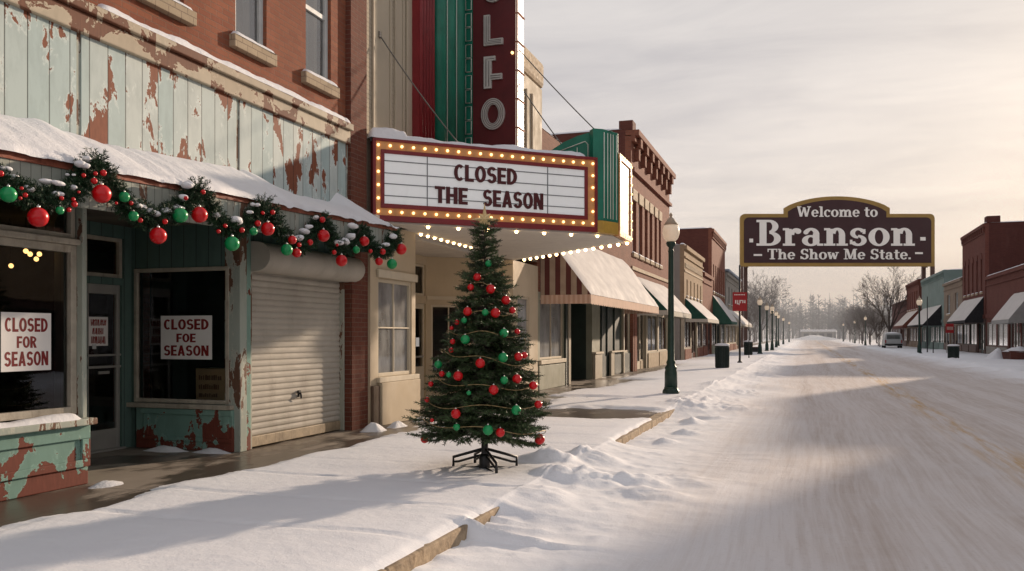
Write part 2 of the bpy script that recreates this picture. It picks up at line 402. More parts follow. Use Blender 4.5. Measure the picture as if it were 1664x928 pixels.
e[0].position = 0; e[0].color = (.90, .81, .755, 1); e[1].position = 1; e[1].color = (.56, .57, .61, 1)
for ps, c in ((.08, (.86, .785, .735)), (.2, (.78, .73, .705)), (.38, (.69, .665, .66)), (.6, (.61, .605, .625))):
    q = e.new(ps); q.color = (*c, 1)
# stratus: stretched, wrapped layers of noise on a plane overhead
k = t.math('DIVIDE', 1, t.math('ADD', t.math('MAXIMUM', dz, 0), .12))
pl = t.comb(t.math('MULTIPLY', dx, k), t.math('MULTIPLY', t.math('MULTIPLY', dy, k), 1.9), 0)
n1 = t.noise(pl, .55, 7, .55, .5); n2 = t.noise(pl, 1.7, 7, .6, .8)
cl = t.math('ADD', t.math('MULTIPLY', n1, .7), t.math('MULTIPLY', n2, .3))
c = t.mix(t.ramp(cl, .40, .60), (.80, .80, .83), (1.10, 1.08, 1.06)); c = t.mix(1.0, cr.outputs[0], c, 'MULTIPLY')
sdn = t.node('ShaderNodeVectorMath', operation='DOT_PRODUCT'); t.set(sdn.inputs[0], D); sdn.inputs[1].default_value = SUN
gl = t.math('POWER', t.math('MAXIMUM', sdn.outputs['Value'], 0), 6)
c = t.mix(t.math('MULTIPLY', gl, .12), c, (1.0, .90, .82))
c = t.mix(1.0, c, t.mix(t.ramp(dy, .1, -.7), (1, 1, 1), (1.16, 1.16, 1.18)), 'MULTIPLY')  # sky behind the camera brightened: added fill for faces turned from the sun
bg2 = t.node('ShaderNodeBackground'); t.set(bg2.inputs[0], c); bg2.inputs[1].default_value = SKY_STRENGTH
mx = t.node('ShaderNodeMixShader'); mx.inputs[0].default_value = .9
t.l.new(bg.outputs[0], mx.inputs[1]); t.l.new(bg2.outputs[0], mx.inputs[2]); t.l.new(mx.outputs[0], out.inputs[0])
scene.view_settings.view_transform = 'Standard'; scene.view_settings.look = 'None'
scene.view_settings.exposure = 0; scene.view_settings.gamma = 1
scene.render.engine = 'CYCLES'; scene.cycles.use_denoising = True
try: scene.cycles.denoiser = 'OPENIMAGEDENOISE'
except Exception: pass
scene.cycles.max_bounces = 7; scene.cycles.transparent_max_bounces = 12; scene.cycles.diffuse_bounces = 3
scene.cycles.volume_bounces = 0; scene.cycles.caustics_reflective = False; scene.cycles.caustics_refractive = False
scene.cycles.sample_clamp_indirect = 6
scene.cycles.use_adaptive_sampling = True; scene.cycles.adaptive_threshold = .02
# ================================================================== materials
M = {}
def _snow():
    m, t, p = newmat('snow'); P = t.pos()
    n = t.noise(P, .7, 5); c = t.mix(t.ramp(n, .3, .7), (.70, .705, .73), (.77, .77, .78))
    t.set(p.inputs['Base Color'], c); p.inputs['Roughness'].default_value = .6; p.inputs['Specular IOR Level'].default_value = .25
    h = t.math('ADD', t.math('MULTIPLY', t.noise(P, 14, 5, .6), 1.0), t.math('MULTIPLY', t.noise(P, 70, 4, .7), .35))
    t.set(p.inputs['Normal'], t.bump(h, .45, .03)); return m
M['snow'] = _snow()
def _gsnow():
    """snow on the street: clean on the pavements, packed and dirty along the wheel tracks"""
    m, t, p = newmat('street_snow'); P = t.pos(); x, y, z = t.sep(P)[0:3]
    n = t.noise(P, .7, 5); c = t.mix(t.ramp(n, .3, .7), (.78, .785, .81), (.85, .85, .86))
    road = t.math('MULTIPLY', t.ramp(t.math('ADD', x, t.math('MULTIPLY', t.noise(P, .35, 4), 1.6)), -.9, .9), t.ramp(t.math('ADD', x, t.math('MULTIPLY', t.noise(P, .25, 4), 2.0)), 8.4, 6.6))
    wob = t.math('ADD', x, t.math('MULTIPLY', t.noise(t.comb(0, t.math('MULTIPLY', y, .05), 1), 1.0, 3), 1.2))
    tr = t.noise(t.comb(t.math('MULTIPLY', wob, 1.5), t.math('MULTIPLY', y, .03), 0), 1.0, 6, .6)
    fine = t.noise(t.comb(t.math('MULTIPLY', wob, 16), t.math('MULTIPLY', y, .45), 0), 1.0, 7, .7)
    grit = t.noise(P, 24, 5, .7)
    c = t.mix(t.math('MULTIPLY', road, .72), c, (.60, .53, .49))
    k = t.math('ADD', t.math('MULTIPLY', tr, .52), t.math('MULTIPLY', fine, .48))
    c = t.mix(t.math('MULTIPLY', road, t.ramp(k, .44, .60, 0, .55)), c, (.42, .33, .27))
    c = t.mix(t.math('MULTIPLY', road, t.ramp(k, .60, .68, 0, .25)), c, (.28, .23, .195))
    blot = t.noise(P, 1.3, 8, .7)
    c = t.mix(t.math('MULTIPLY', road, t.ramp(blot, .50, .66, 0, .40)), c, (.66, .63, .62))
    c = t.mix(t.math('MULTIPLY', road, t.ramp(grit, .55, .75, 0, .35)), c, (.36, .30, .26))
    yl = t.math('MULTIPLY', t.ramp(t.math('ABSOLUTE', t.math('SUBTRACT', x, 2.4)), .42, .1), t.ramp(t.noise(t.comb(t.math('MULTIPLY', x, 5), t.math('MULTIPLY', y, .3), 9), 1.0, 5, .7), .45, .62))
    c = t.mix(t.math('MULTIPLY', yl, .8), c, (.52, .33, .14))
    t.set(p.inputs['Base Color'], c); p.inputs['Roughness'].default_value = .8; p.inputs['Specular IOR Level'].default_value = .12
    h = t.math('ADD', t.math('MULTIPLY', t.noise(P, 9, 6, .62), 1.0), t.math('MULTIPLY', t.noise(P, 55, 4, .7), .3))
    h = t.math('ADD', h, t.math('MULTIPLY', road, t.math('SUBTRACT', t.math('MULTIPLY', t.noise(P, 38, 6, .75), .9), t.math('MULTIPLY', k, 1.6))))
    t.set(p.inputs['Normal'], t.bump(h, .32, .028)); return m
M['gsnow'] = _gsnow()
M['awning_snow'] = mk('awning_snow', (.60, .575, .55), .8, .06, 1.5, .35, 25, spec=.15)
def _conc():
    m, t, p = newmat('pavement_concrete'); P = t.pos(); x, y, z = t.sep(P)[0:3]
    n = t.noise(P, 1.8, 8, .65); c = t.mix(n, (.20, .165, .13), (.34, .29, .235))
    wet = t.noise(t.comb(t.math('MULTIPLY', x, 1.6), t.math('MULTIPLY', y, .8), 4), 1.0, 6, .6)
    near = t.ramp(x, -6.5, -5.6); w = t.ramp(t.math('ADD', wet, t.math('MULTIPLY', near, .16)), .48, .57)
    c = t.mix(t.math('MULTIPLY', w, .84), c, (.055, .042, .032))
    j = t.math('LESS_THAN', t.math('FRACT', t.math('DIVIDE', t.math('ADD', y, .85), 1.05)), .012)
    j2 = t.math('LESS_THAN', t.math('ABSOLUTE', t.math('ADD', x, 5.9)), .008); j = t.math('MAXIMUM', j, j2)
    c = t.mix(t.math('MULTIPLY', j, .8), c, (.03, .025, .02))
    t.set(p.inputs['Base Color'], c); t.set(p.inputs['Roughness'], t.ramp(w, 0, 1, .8, .28)); p.inputs['Specular IOR Level'].default_value = .4
    t.set(p.inputs['Normal'], t.bump(t.math('SUBTRACT', t.math('MULTIPLY', t.noise(P, 60, 5), .3), j), .35, .008)); return m
M['conc'] = _conc()
M['kerb'] = mk('kerb_stone', (.34, .255, .165), .9, .4, 7, 1.0, 22, dirt=.8)
M['asphalt'] = mk('asphalt', (.06, .058, .055), .8, .25, 5, .5, 80)
M['field'] = mk('snowy_ground', (.76, .76, .78), .7, .06, .05, .2, 3)
M['brick_a'] = brick('brick_red', (.30, .105, .055), (.235, .075, .042), (.22, .13, .09))
M['brick_pier'] = brick('brick_dark', (.17, .058, .036), (.12, .04, .028), (.19, .12, .09))
M['brick_b'] = brick('brick_brown', (.25, .10, .06), (.19, .07, .045), (.23, .15, .11), dirt=.4)
M['brick_c'] = brick('brick_rust', (.27, .10, .062), (.21, .075, .048), (.2, .13, .1))
M['brick_rd'] = brick('brick_dull_red', (.175, .06, .045), (.135, .045, .036), (.14, .085, .07))  # darker, less orange brick for the right hand row
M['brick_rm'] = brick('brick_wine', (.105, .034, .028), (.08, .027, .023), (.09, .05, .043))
M['brick_tan'] = brick('brick_tan', (.42, .30, .18), (.36, .25, .15), (.34, .27, .2))
M['brick_dk'] = brick('brick_maroon', (.15, .05, .038), (.115, .038, .03), (.13, .075, .06))
M['brick_beige'] = brick('painted_brick', (.47, .41, .31), (.44, .38, .285), (.36, .31, .24), dirt=.2)
M['stone'] = mk('tan_stone', (.44, .35, .24), .85, .2, 5, .4, 25, dirt=.4)
M['sign_wood'] = peel('peeling_signboard', (.40, .50, .49), (.53, .58, .55), (.23, .075, .038), thr=.548, board=.235, vert=.50, sc=2.7)
M['cornice_wood'] = peel('peeling_cornice', (.46, .40, .30), (.40, .33, .24), (.17, .07, .04), thr=.515, board=.9, vert=1.2, seam=False, sc=2.2)
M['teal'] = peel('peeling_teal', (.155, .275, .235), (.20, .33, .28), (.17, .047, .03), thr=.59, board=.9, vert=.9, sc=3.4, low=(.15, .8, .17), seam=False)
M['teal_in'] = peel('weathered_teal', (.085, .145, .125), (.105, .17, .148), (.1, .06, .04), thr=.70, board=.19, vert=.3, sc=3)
M['fascia'] = peel('weathered_fascia', (.33, .37, .33), (.40, .40, .34), (.19, .10, .065), thr=.60, board=.10, vert=.25, sc=3)
M['redtrim'] = mk('red_trim_wood', (.27, .085, .05), .75, .3, 7, .3, 40, dirt=.6)
M['oldframe'] = mk('old_cream_frame', (.40, .36, .29), .65, .2, 6, .25, 50, dirt=.55)
M['post_wood'] = peel('worn_post', (.34, .38, .33), (.40, .38, .31), (.16, .085, .055), thr=.53, board=.5, vert=.35, seam=False, sc=4)
M['alum'] = mk('door_aluminium', (.36, .35, .32), .42, .1, 4, metal=.3)
M['sash'] = mk('sash_grey', (.52, .54, .53), .55, .12, 5)
M['sill'] = brick('sill_stone', (.45, .36, .25), (.40, .31, .21), (.25, .19, .14), w=.2, h=.4)
M['shutter'] = mk('shutter_metal', (.43, .40, .345), .72, .12, 1.6, .1, 20, spec=.2, dirt=.35)
M['shutter_low'] = mk('shutter_rail', (.33, .26, .17), .6, .3, 6, .2, 30, dirt=.8)
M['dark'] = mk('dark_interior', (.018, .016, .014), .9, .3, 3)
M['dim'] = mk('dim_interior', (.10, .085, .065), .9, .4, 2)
M['white'] = mk('white_card', (.78, .76, .73), .6, .04, 4)
M['red_ink'] = mk('red_ink', (.19, .009, .010), .6, .15, 8)
M['maroon_ink'] = mk('maroon_letters', (.070, .006, .008), .5, .15, 8)
M['faded_ink'] = mk('faded_ink', (.25, .05, .045), .7, .2, 30)
M['card'] = mk('cardboard', (.62, .41, .22), .85, .12, 5)
M['card_ink'] = mk('cardboard_ink', (.22, .10, .05), .85, .2, 20)
M['glass'] = glass_mat('shop_glass', (.72, .74, .73), .08)
M['glass_dim'] = glass_mat('dim_glass', (.35, .36, .36), .03, .08, ior=1.12)
M['glass_hazy'] = glass_mat('dusty_glass', (.55, .56, .54), .22, .04, haze=.45)
M['glass_up'] = glass_mat('upper_glass', (.5, .52, .52), .2, .03, haze=.12)
M['cream'] = mk('cream_wall', (.50, .41, .285), .75, .07, 1.4, .12, 60, dirt=.15)
M['cream_lt'] = mk('cream_trim', (.56, .49, .37), .7, .07, 3, dirt=.2)
M['cream_pl'] = mk('cream_plaster', (.46, .40, .30), .8, .08, 1.1, .15, 25, dirt=.2)
M['red_paint'] = mk('red_enamel', (.20, .018, .022), .45, .15, 3, dirt=.3)
M['blade_red'] = mk('blade_red', (.10, .010, .012), .5, .2, 2, dirt=.3)
M['green_paint'] = mk('green_enamel', (.012, .17, .11), .42, .2, 2, dirt=.35)
M['neon'] = mk('neon_tube', (.62, .66, .58), .3, .05, 4)
M['neon_warm'] = mk('neon_strip', (.85, .72, .6), .4, .05, 4, emit=.35, ecol=(1, .8, .65))
M['orange'] = mk('orange_panel', (.62, .30, .11), .5, .15, 5, dirt=.35)
M['yellow'] = mk('gold_trim', (.50, .30, .05), .5, .15, 5, dirt=.3)
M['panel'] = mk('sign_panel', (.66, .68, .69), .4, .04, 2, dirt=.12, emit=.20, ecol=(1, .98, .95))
M['street_panel'] = mk('street_panel', (.50, .42, .32), .5, .08, 2, dirt=.2)
M['panel_line'] = mk('panel_rail', (.16, .17, .18), .5)
M['letter_gray'] = mk('letter_metal', (.50, .49, .46), .4, .1, 9)
M['letter_dk'] = mk('letter_groove', (.14, .13, .12), .5)
M['soffit'] = mk('soffit_white', (.66, .62, .56), .6, .06, 2, dirt=.2)
M['bulb'] = mk('lit_bulb', (1, .70, .32), .3, 0, emit=2.9, ecol=(1, .64, .25))
M['bulb_soffit'] = mk('soffit_bulb', (1, .75, .4), .3, 0, emit=10, ecol=(1, .66, .30))
M['bulb_in'] = mk('pendant_bulb', (1, .7, .35), .3, 0, emit=3, ecol=(1, .58, .20))
M['black'] = mk('black_metal', (.014, .014, .015), .45, .2, 5)
M['cable'] = mk('steel_cable', (.10, .095, .085), .5)
M['dkgreen'] = mk('dark_green_iron', (.012, .035, .026), .45, .25, 6, .15, 60)
M['globe'] = mk('lamp_globe', (.72, .60, .46), .35, .06, 5, emit=.22, ecol=(1, .78, .55))
M['shopgreen'] = mk('shop_dark_green', (.022, .036, .028), .5, .2, 3)
M['sage'] = mk('sage_paint', (.27, .27, .20), .7, .1, 2, dirt=.25)
M['beige_post'] = mk('beige_post', (.40, .35, .26), .7, .08, 3, dirt=.25)
M['awn_stripe'] = stripes('striped_canvas', (.10, .026, .02), (.38, .30, .215), .29, 'xy', .52)
M['awn_valance'] = stripes('pale_striped_canvas', (.62, .45, .33), (.52, .33, .235), .13, 'xy', .5)
M['awn_green'] = mk('green_canvas', (.010, .062, .042), .85, .12, 3)
M['awn_green2'] = mk('faded_green_canvas', (.035, .10, .07), .85, .12, 3)
M['awn_pale'] = mk('pale_canvas', (.46, .43, .36), .85, .1, 3)
M['awn_black'] = mk('black_canvas', (.016, .016, .018), .85, .12, 3)
M['awn_red'] = mk('rust_canvas', (.15, .05, .035), .85, .12, 3)
M['awn_gray'] = mk('grey_canvas', (.30, .30, .29), .85, .1, 3)
M['teal_wall'] = mk('teal_plaster', (.165, .225, .21), .8, .12, .6, .1, 20, dirt=.2)
M['tan_wall'] = mk('tan_plaster', (.22, .165, .12), .8, .12, .6, .1, 20, dirt=.3)
M['graywall'] = mk('grey_render', (.28, .26, .23), .85, .1, .7, .1, 20, dirt=.3)
M['bluesheet'] = mk('blue_grey_roof', (.30, .36, .44), .6, .08, 1)
M['brown_post'] = mk('brown_steel', (.085, .045, .035), .6, .15, 2)
M['maroon'] = mk('maroon_board', (.040, .012, .014), .55, .12, .5)
M['gold'] = mk('gold_border', (.30, .185, .045), .5, .12, .6)
M['cream_letter'] = mk('cream_letter', (.84, .81, .76), .5, .03, 1)
M['banner_red'] = mk('red_banner', (.34, .02, .022), .6, .1, 5)
M['bark'] = mk('bark', (.075, .058, .048), .9, .3, 8)
M['farwood'] = mk('far_wood', (.055, .05, .048), .95, .3, .05)
M['needle'] = mk('fir_needles', (.058, .098, .038), .6, .8, 7)
M['needle_g'] = mk('garland_needles', (.015, .046, .017), .6, .6, 12)
M['bauble_r'] = mk('red_bauble', (.56, .004, .008), .30, .05, 4, spec=.4, coat=.12)
M['bauble_g'] = mk('green_bauble', (.006, .27, .08), .30, .05, 4, spec=.4, coat=.12)
M['cap'] = mk('silver_cap', (.75, .72, .66), .3, .05, 5, metal=.7)
M['tinsel'] = mk('gold_beads', (.30, .22, .10), .4, .2, 40, metal=.4)
M['star'] = mk('gold_glitter', (.78, .58, .30), .4, .3, 160, .6, 200, metal=.1)
M['van'] = mk('van_paint', (.34, .35, .35), .4, .08, 2)
M['plastic'] = mk('black_plastic', (.02, .02, .02), .6)
M['rubber'] = mk('rubber', (.015, .015, .015), .85)
M['tail'] = mk('tail_lamp', (.28, .01, .01), .3)
M['bin'] = mk('bin_green', (.010, .022, .018), .5, .25, 8)
M['curtain'] = mk('curtain', (.24, .225, .19), .9, .15, 6)
M['blind'] = stripes('window_blind', (.26, .245, .22), (.34, .32, .28), .3, 'xy', .5)
# ================================================================== ground, road, pavements, kerbs, snow
def flat(name, x0, x1, y0, y1, z, mat):
    return tag(MB().add([(x0, y0, z), (x1, y0, z), (x1, y1, z), (x0, y1, z)], [(0, 1, 2, 3)]).build(name, mat), kind='structure')
g = MB(); g.add([(-1500, -200, -.12), (1500, -200, -.12), (1500, 2500, -.12), (-1500, 2500, -.12)], [(0, 1, 2, 3)])
tag(g.build('ground', M['field']), kind='structure')
KX, RX = -2.45, 7.55
flat('road', KX + .002, 14, -12, 420, -.03, M['asphalt'])
tag(MB().box(-9.2, KX - .19, -12, 420, -.1, .15).build('pavement', M['conc']), kind='structure')
tag(MB().box(RX + .19, 13.5, -12, 94, -.1, .15).build('pavement', M['conc']), kind='structure')
kb = MB(); y = -12.0
rk = random.Random(4)
while y < 150:
    L = 2.4; kb.box(KX - .188, KX, y + .006, y + L - .006, -.1, .152 + rk.uniform(-.004, .004)); y += L
tag(kb.build('kerb', M['kerb'], bevel=.014), kind='structure')
kb = MB(); y = -12.0
while y < 94: kb.box(RX, RX + .188, y + .006, y + 2.394, -.1, .152); y += 2.4
tag(kb.build('kerb', M['kerb'], bevel=.014), kind='structure')

def smooth(a, b, x):
    q = max(0., min(1., (x - a) / (b - a))) if a != b else float(x > a)
    return q * q * (3 - 2 * q)
rm = random.Random(11)
MOUNDS = [(-2.75, 9.35, .42, .30, .17), (-2.2, 8.55, .55, .42, .20), (-1.75, 8.9, .5, .4, .17), (-1.45, 8.3, .5, .35, .10), (-2.35, 9.9, .4, .45, .14), (-1.3, 9.3, .5, .4, .09), (-2.25, 7.55, .3, .35, .09),
          (-1.95, 12.6, .22, .3, .10), (-1.8, 13.8, .3, .25, .12), (-1.95, 15.6, .3, .4, .14), (-1.7, 16.6, .35, .3, .10)]
for i in range(80):
    y = 18 + rm.random() ** 1.6 * 70
    MOUNDS.append((-2.0 + rm.uniform(-.5, .9), y, rm.uniform(.35, .9), rm.uniform(.5, 1.5), rm.uniform(.04, .13)))
for i in range(60):
    y = 14 + rm.random() * 80
    MOUNDS.append((RX - .3 + rm.uniform(-.9, .7), y, rm.uniform(.4, .9), rm.uniform(.5, 1.5), rm.uniform(.05, .15)))
BARE = [(-3.75, 15.6, 1.2, .95, 1.25), (-6.1, 25.0, .8, 2.6, 1.), (-6.0, 16.6, .7, 2.4, .9), (-6.3, 21.0, .5, 2.2, .8), (-5.6, 27.5, .9, .5, .9), (-5.1, 19.4, 1.4, .35, .5), (-6.3, 36, .5, 8, .6)]
def edge_x(y): return -5.52 + .16 * fbm(y * .55, 3.7, 0, 3) + .25 * max(0, fbm(y * 1.7, 1.1, 0, 4)) - smooth(14.5, 16.5, y) * .5 - smooth(30, 45, y) * .8
def snow_z(x, y):
    nb = fbm(x * .55, y * .5, 0, 4); nf = fbm(x * 3.1, y * 3.1, 2, 3)
    md = 0.0
    for mx_, my_, rx_, ry_, h_ in MOUNDS:
        a = ((x - mx_) / rx_) ** 2 + ((y - my_) / ry_) ** 2
        if a < 1: h_ = h_ * .58; md = max(md, h_ * (1 - a) ** 1.4) + .35 * min(md, h_ * (1 - a) ** 1.4)
    if md > 0: md *= 1 + .34 * fbm(x * 3.4, y * 3.4, 8, 4); md += .05 * min(1, md * 9) * fbm(x * 6.5, y * 6.5, 3, 3) + .022 * min(1, md * 12) * fbm(x * 15, y * 15, 9, 3)
    if x < KX - .03:                                   # left pavement
        th = .052 + .016 * nb + .0025 * nf
        bare = smooth(.16, -.5, x - edge_x(y) + .35 * fbm(x * 1.6, y * .8, 4, 5)) 
        th -= .085 * bare
        for bx, by, ax, ay, s in BARE:
            a = ((x - bx) / ax) ** 2 + ((y - by) / ay) ** 2
            if a < 3.0: th -= .10 * s * smooth(2.3, .35, a + .6 * fbm(x * 2.1, y * 2.1, 6, 4))
        for k in range(10):                             # joints print through
            gy = 5.45 + 1.05 * k; d = abs(y - gy - .02 * fbm(x * 2, k))
            if d < .05: th -= (.012 + .03 * max(0, fbm(x * 3, k * 5.1, 0, 3))) * (1 - d / .05) * (1 if k < 3 else .4)
        th = max(th, -.04); th += md
        # kerb edge: shown where the plough left it bare
        show = kshow(y); e = KX - .03 - x
        if e < .3: th = th * (1 - show * .35 * smooth(.3, .0, e)) - show * (.035 if y < 8 else .075) * smooth(.08 + .05 * fbm(y * 3.3, 2, 0, 3), -.02, e)
        return .15 + th
    if x < RX + .03:                                    # road
        e = x - KX; e2 = RX - x
        rut = fbm(x * 2.2, y * .035, 3, 4)
        z = .035 + .012 * nb + .012 * rut * smooth(0, 2, e) + .006 * nf
        show = kshow(y)
        z += (.15 * (1 - show) + .012 * show * (1 + 2.2 * fbm(y * 2.6, 7, 0, 3))) * math.exp(-(e / (.5 + .25 * fbm(y * .7, 4)))) 
        z += .14 * math.exp(-max(0, e2) / .7) * (1 + .5 * fbm(y * .6, 9, 0, 3))
        z += md * (1 - show * .75 * smooth(.5, .1, e))
        z += .02 * max(0, fbm(x * 5, y * 5, 1, 3)) * smooth(2.6, .3, e)
        return z
    z = .15 + .08 + .03 * nb + .012 * nf + md
    if y > 94: z = .15 + .03 * nb
    return z
def kshow(y):
    a = smooth(7.15, 6.5, y) + smooth(11.35, 11.9, y) * smooth(17.6, 16.4, y)
    if 6.0 < y < 7.1: a *= smooth(-.45, .1, fbm(y * 6, 2.2, 0, 2))
    return max(0, min(1, a))
xs = np.concatenate([np.arange(-8.6, -6.2, .10), np.arange(-6.2, -4.2, .045), np.arange(-4.2, -2.9, .055), np.arange(-2.9, -2.56, .03),
                     np.array([-2.545, -2.53, -2.515, -2.50, -2.482, -2.458, -2.447, -2.43, -2.40]), np.arange(-2.36, -1.2, .04), np.arange(-1.16, 1, .09), np.arange(1, 7.2, .2), np.arange(7.2, 8.2, .08), np.arange(8.2, 13.6, .3)])
ys = np.concatenate([np.arange(1.5, 12, .05), np.arange(12, 24, .10), np.arange(24, 60, .3), np.arange(60, 130, 1.0), np.arange(130, 425, 6.0)])
nx, ny = len(xs), len(ys)
V = np.zeros((ny, nx, 3), dtype=np.float32)
for j, yy in enumerate(ys):
    for i, xx in enumerate(xs): V[j, i] = (xx, yy, snow_z(float(xx), float(yy)))
ii, jj = np.meshgrid(np.arange(nx - 1), np.arange(ny - 1)); a = (jj * nx + ii).ravel()
tag(raw_mesh('snow', V.reshape(-1, 3), np.stack([a, a + 1, a + nx + 1, a + nx], 1), M['gsnow'], smooth=True), kind='structure')
FX = -6.65
# ------------------------------------------------------------------ shared building pieces
def window(root, fr, u0, u1, v0, v1, fm, gm, depth=.09, fw=.05, nu=1, nv=1, mull=.03, backing=None, name='window', sill=None, snow=False, ft=.06, bdist=.12, hang=False):
    f = MB(); n0, n1 = -depth - ft, -depth
    f.obox(fr, u0, u0 + fw, v0, v1, n0, n1); f.obox(fr, u1 - fw, u1, v0, v1, n0, n1)
    f.obox(fr, u0 + fw, u1 - fw, v0, v0 + fw, n0, n1); f.obox(fr, u0 + fw, u1 - fw, v1 - fw, v1, n0, n1)
    m = n0 + .012, n1 - .008
    for i in range(1, nu):
        c = u0 + (u1 - u0) * i / nu; f.obox(fr, c - mull / 2, c + mull / 2, v0 + fw, v1 - fw, *m)
    for i in range(1, nv):
        c = v0 + (v1 - v0) * i / nv
        f.obox(fr, u0 + fw, u1 - fw, c - mull / 2, c + mull / 2, m[0] + .002, m[1] + .002)
    o = f.build(name, fm, root, bevel=.006)
    g = MB(); a, b, c, d = u0 + fw * .5, u1 - fw * .5, v0 + fw * .5, v1 - fw * .5; n = n0 + .02
    g.open = True; g.quad(fr(a, c, n), fr(b, c, n), fr(b, d, n), fr(a, d, n)); g.build('pane', gm, o)
    if backing:
        k = MB(); k.open = True; n = n0 - bdist
        if hang:                                     # drawn curtains to either side, or a half blind
            w_ = (b - a) * .30
            for p, q in ((a, a + w_), (b - w_, b)):
                N = 10; vs = []
                for i in range(N + 1):
                    uu = p + (q - p) * i / N; nn = n + .025 * math.sin(i * 2.1)
                    vs += [fr(uu, c, nn), fr(uu, d, nn)]
                k.add(vs, [(2 * i, 2 * i + 2, 2 * i + 3, 2 * i + 1) for i in range(N)], True)
            k.build('curtain', backing, o)
        else:
            k.quad(fr(a, c, n), fr(b, c, n), fr(b, d, n), fr(a, d, n)); k.build('blind', backing, o)
    if sill:
        s = MB().obox(fr, u0 - .12, u1 + .12, v0 - .16, v0 - .003, -.10, .085); so_ = s.build('sill', sill, o, bevel=.008)
        if snow: 
            k = MB(); snow_ridge(k, fr(u0 - .10, v0 - .004, .005), fr(u1 + .10, v0 - .004, .005), .17, .06, seed=u0 * 3.1); k.build('sill_snow', M['snow'], o)
    return o
def awning(root, fx, s, y0, y1, zt, zb, proj, val, mat, vmat=None, snow=True, amount=.05):
    a = MB(); a.open = True
    xo = fx + s * proj; x0 = fx + s * .02
    a.quad((x0, y0, zt), (xo, y0, zb), (xo, y1, zb), (x0, y1, zt))
    for y in (y0, y1): a.add([(x0, y, zt), (xo, y, zb), (x0, y, zb)], [(0, 1, 2)])
    o = a.build('awning', mat, root)
    v = MB(); v.open = True; n = max(4, int((y1 - y0) / .28)); vs = []; 
    for i in range(n * 4 + 1):
        y = y0 + (y1 - y0) * i / (n * 4); sc = abs(math.sin(math.pi * i / 4))
        vs += [(xo, y, zb), (xo + s * .004, y, zb - val * (.86 + .14 * sc))]
    v.add(vs, [(2 * i, 2 * i + 2, 2 * i + 3, 2 * i + 1) for i in range(n * 4)])
    for y in (y0, y1): v.quad((x0, y, zb), (xo, y, zb), (xo, y, zb - val * .9), (x0, y, zb - val * .9))
    v.build('valance', vmat or mat, o)
    if snow:
        N = max(14, int((y1 - y0) / .25)); K = 8; vs = []
        for i in range(N + 1):
            y = y0 + .02 + (y1 - y0 - .04) * i / N; e = min(1, min(i, N - i) / N * (y1 - y0) / .2) ** .5
            for j in range(K + 1):
                q = j / K; h = amount * (1 + .6 * fbm(y * .8 + fx, q * 2, s, 3)) * e * min(1, (1 - q) * 8 + .12) * min(1, q * 6 + .5)
                nrm = Vector((s * (zt - zb), 0, proj)).normalized(); p = Vector((x0 + (xo - x0) * q, y, zt + (zb - zt) * q)) + nrm * (h + .003)
                vs.append(p)
        k = MB(); k.add(vs, [(i * (K + 1) + j, i * (K + 1) + j + 1, (i + 1) * (K + 1) + j + 1, (i + 1) * (K + 1) + j) for i in range(N) for j in range(K)], True)
        k.build('awning_snow', M['awning_snow'], o)
    return o
def shell(root, fx, s, y0, y1, H, depth, side, roofmat=None, snow=True, z0=.1, th=.25, parapet=.35):
    """side walls, rear wall and roof behind a facade"""
    b = MB(); xi, xb = fx - s * th, fx - s * depth
    b.box(xi, xb, y0, y0 + .2, z0, H); b.box(xi, xb, y1 - .2, y1, z0, H); b.box(xb, xb + s * .2, y0 + .2, y1 - .2, z0, H)
    b.build('side_wall', side, root)
    r = MB().box(xi, xb + s * .2, y0 + .2, y1 - .2, H - parapet - .2, H - parapet); r.build('roof', roofmat or M['graywall'], root)
    if snow:
        k = MB(); snow_ridge(k, (fx - s * th * .55, y0 + .02, H + .02), (fx - s * th * .55, y1 - .02, H + .02), .3, .07, seed=y0, n=60); snow_ridge(k, (fx - s * .3, y0 + .1, H + .01), (xb, y0 + .1, H + .01), .24, .07, seed=y0 + 3, n=40)
        k.build('roof_snow', M['snow'], root)

# ================================================================== 1. the peeling corner shop
B = thing('corner_shop', 'two-storey red brick shop with peeling teal signboard, snowy canopy and roller shutter', 'building', (FX, 6.5, .15))
wfr = frame((FX, 0, 0), (0, 1, 0), (1, 0, 0))
E = 11.62
upw = []
sc_ = FX
for a, b in ((212, 312), (381, 450), (497, 552)):
    y0, y1 = Yx(a, FX + .09), Yx(b, FX + .09); upw.append((y0 + .14, y1 - .1))
w_ = upw[1][1] - upw[1][0]
upw[0] = (upw[1][0] - (upw[2][0] - upw[1][0]), upw[1][1] - (upw[2][0] - upw[1][0]))
upw.insert(0, (upw[0][0] - (upw[2][0] - upw[1][0]), upw[0][1] - (upw[2][0] - upw[1][0])))
ZS = 5.28
mb = MB(); wall(mb, wfr, 1.5, E, 4.6, 9.3, [(a, b, ZS, 7.25) for a, b in upw], .28); mb.build('wall', M['brick_a'], B)
for k, (a, b) in enumerate(upw[1:]):
    o = window(B, wfr, a, b, ZS, 7.25, M['sash'], M['glass_up'], depth=.05, fw=.08, nv=2, mull=.07, backing=M['blind'] if k % 2 == 0 else M['curtain'], sill=M['sill'], snow=True, bdist=.1, hang=(k % 2 == 1))
b = MB(); b.box(FX - .3, -16, 1.5, 1.7, .1, 9.3); b.box(-16, -16.2, 1.5, 12.1, .1, 9.3); b.box(FX - .3, -16, E + .3, 12.12, .1, 9.3); b.build('side_wall', M['brick_a'], B)
MB().box(FX - .29, -16, 1.7, E + .3, 9.0, 9.2).build('roof', M['graywall'], B)
MB().box(FX - .4, -16, 1.7, E + .3, 3.0, 3.1).build('ceiling', M['dim'], B)
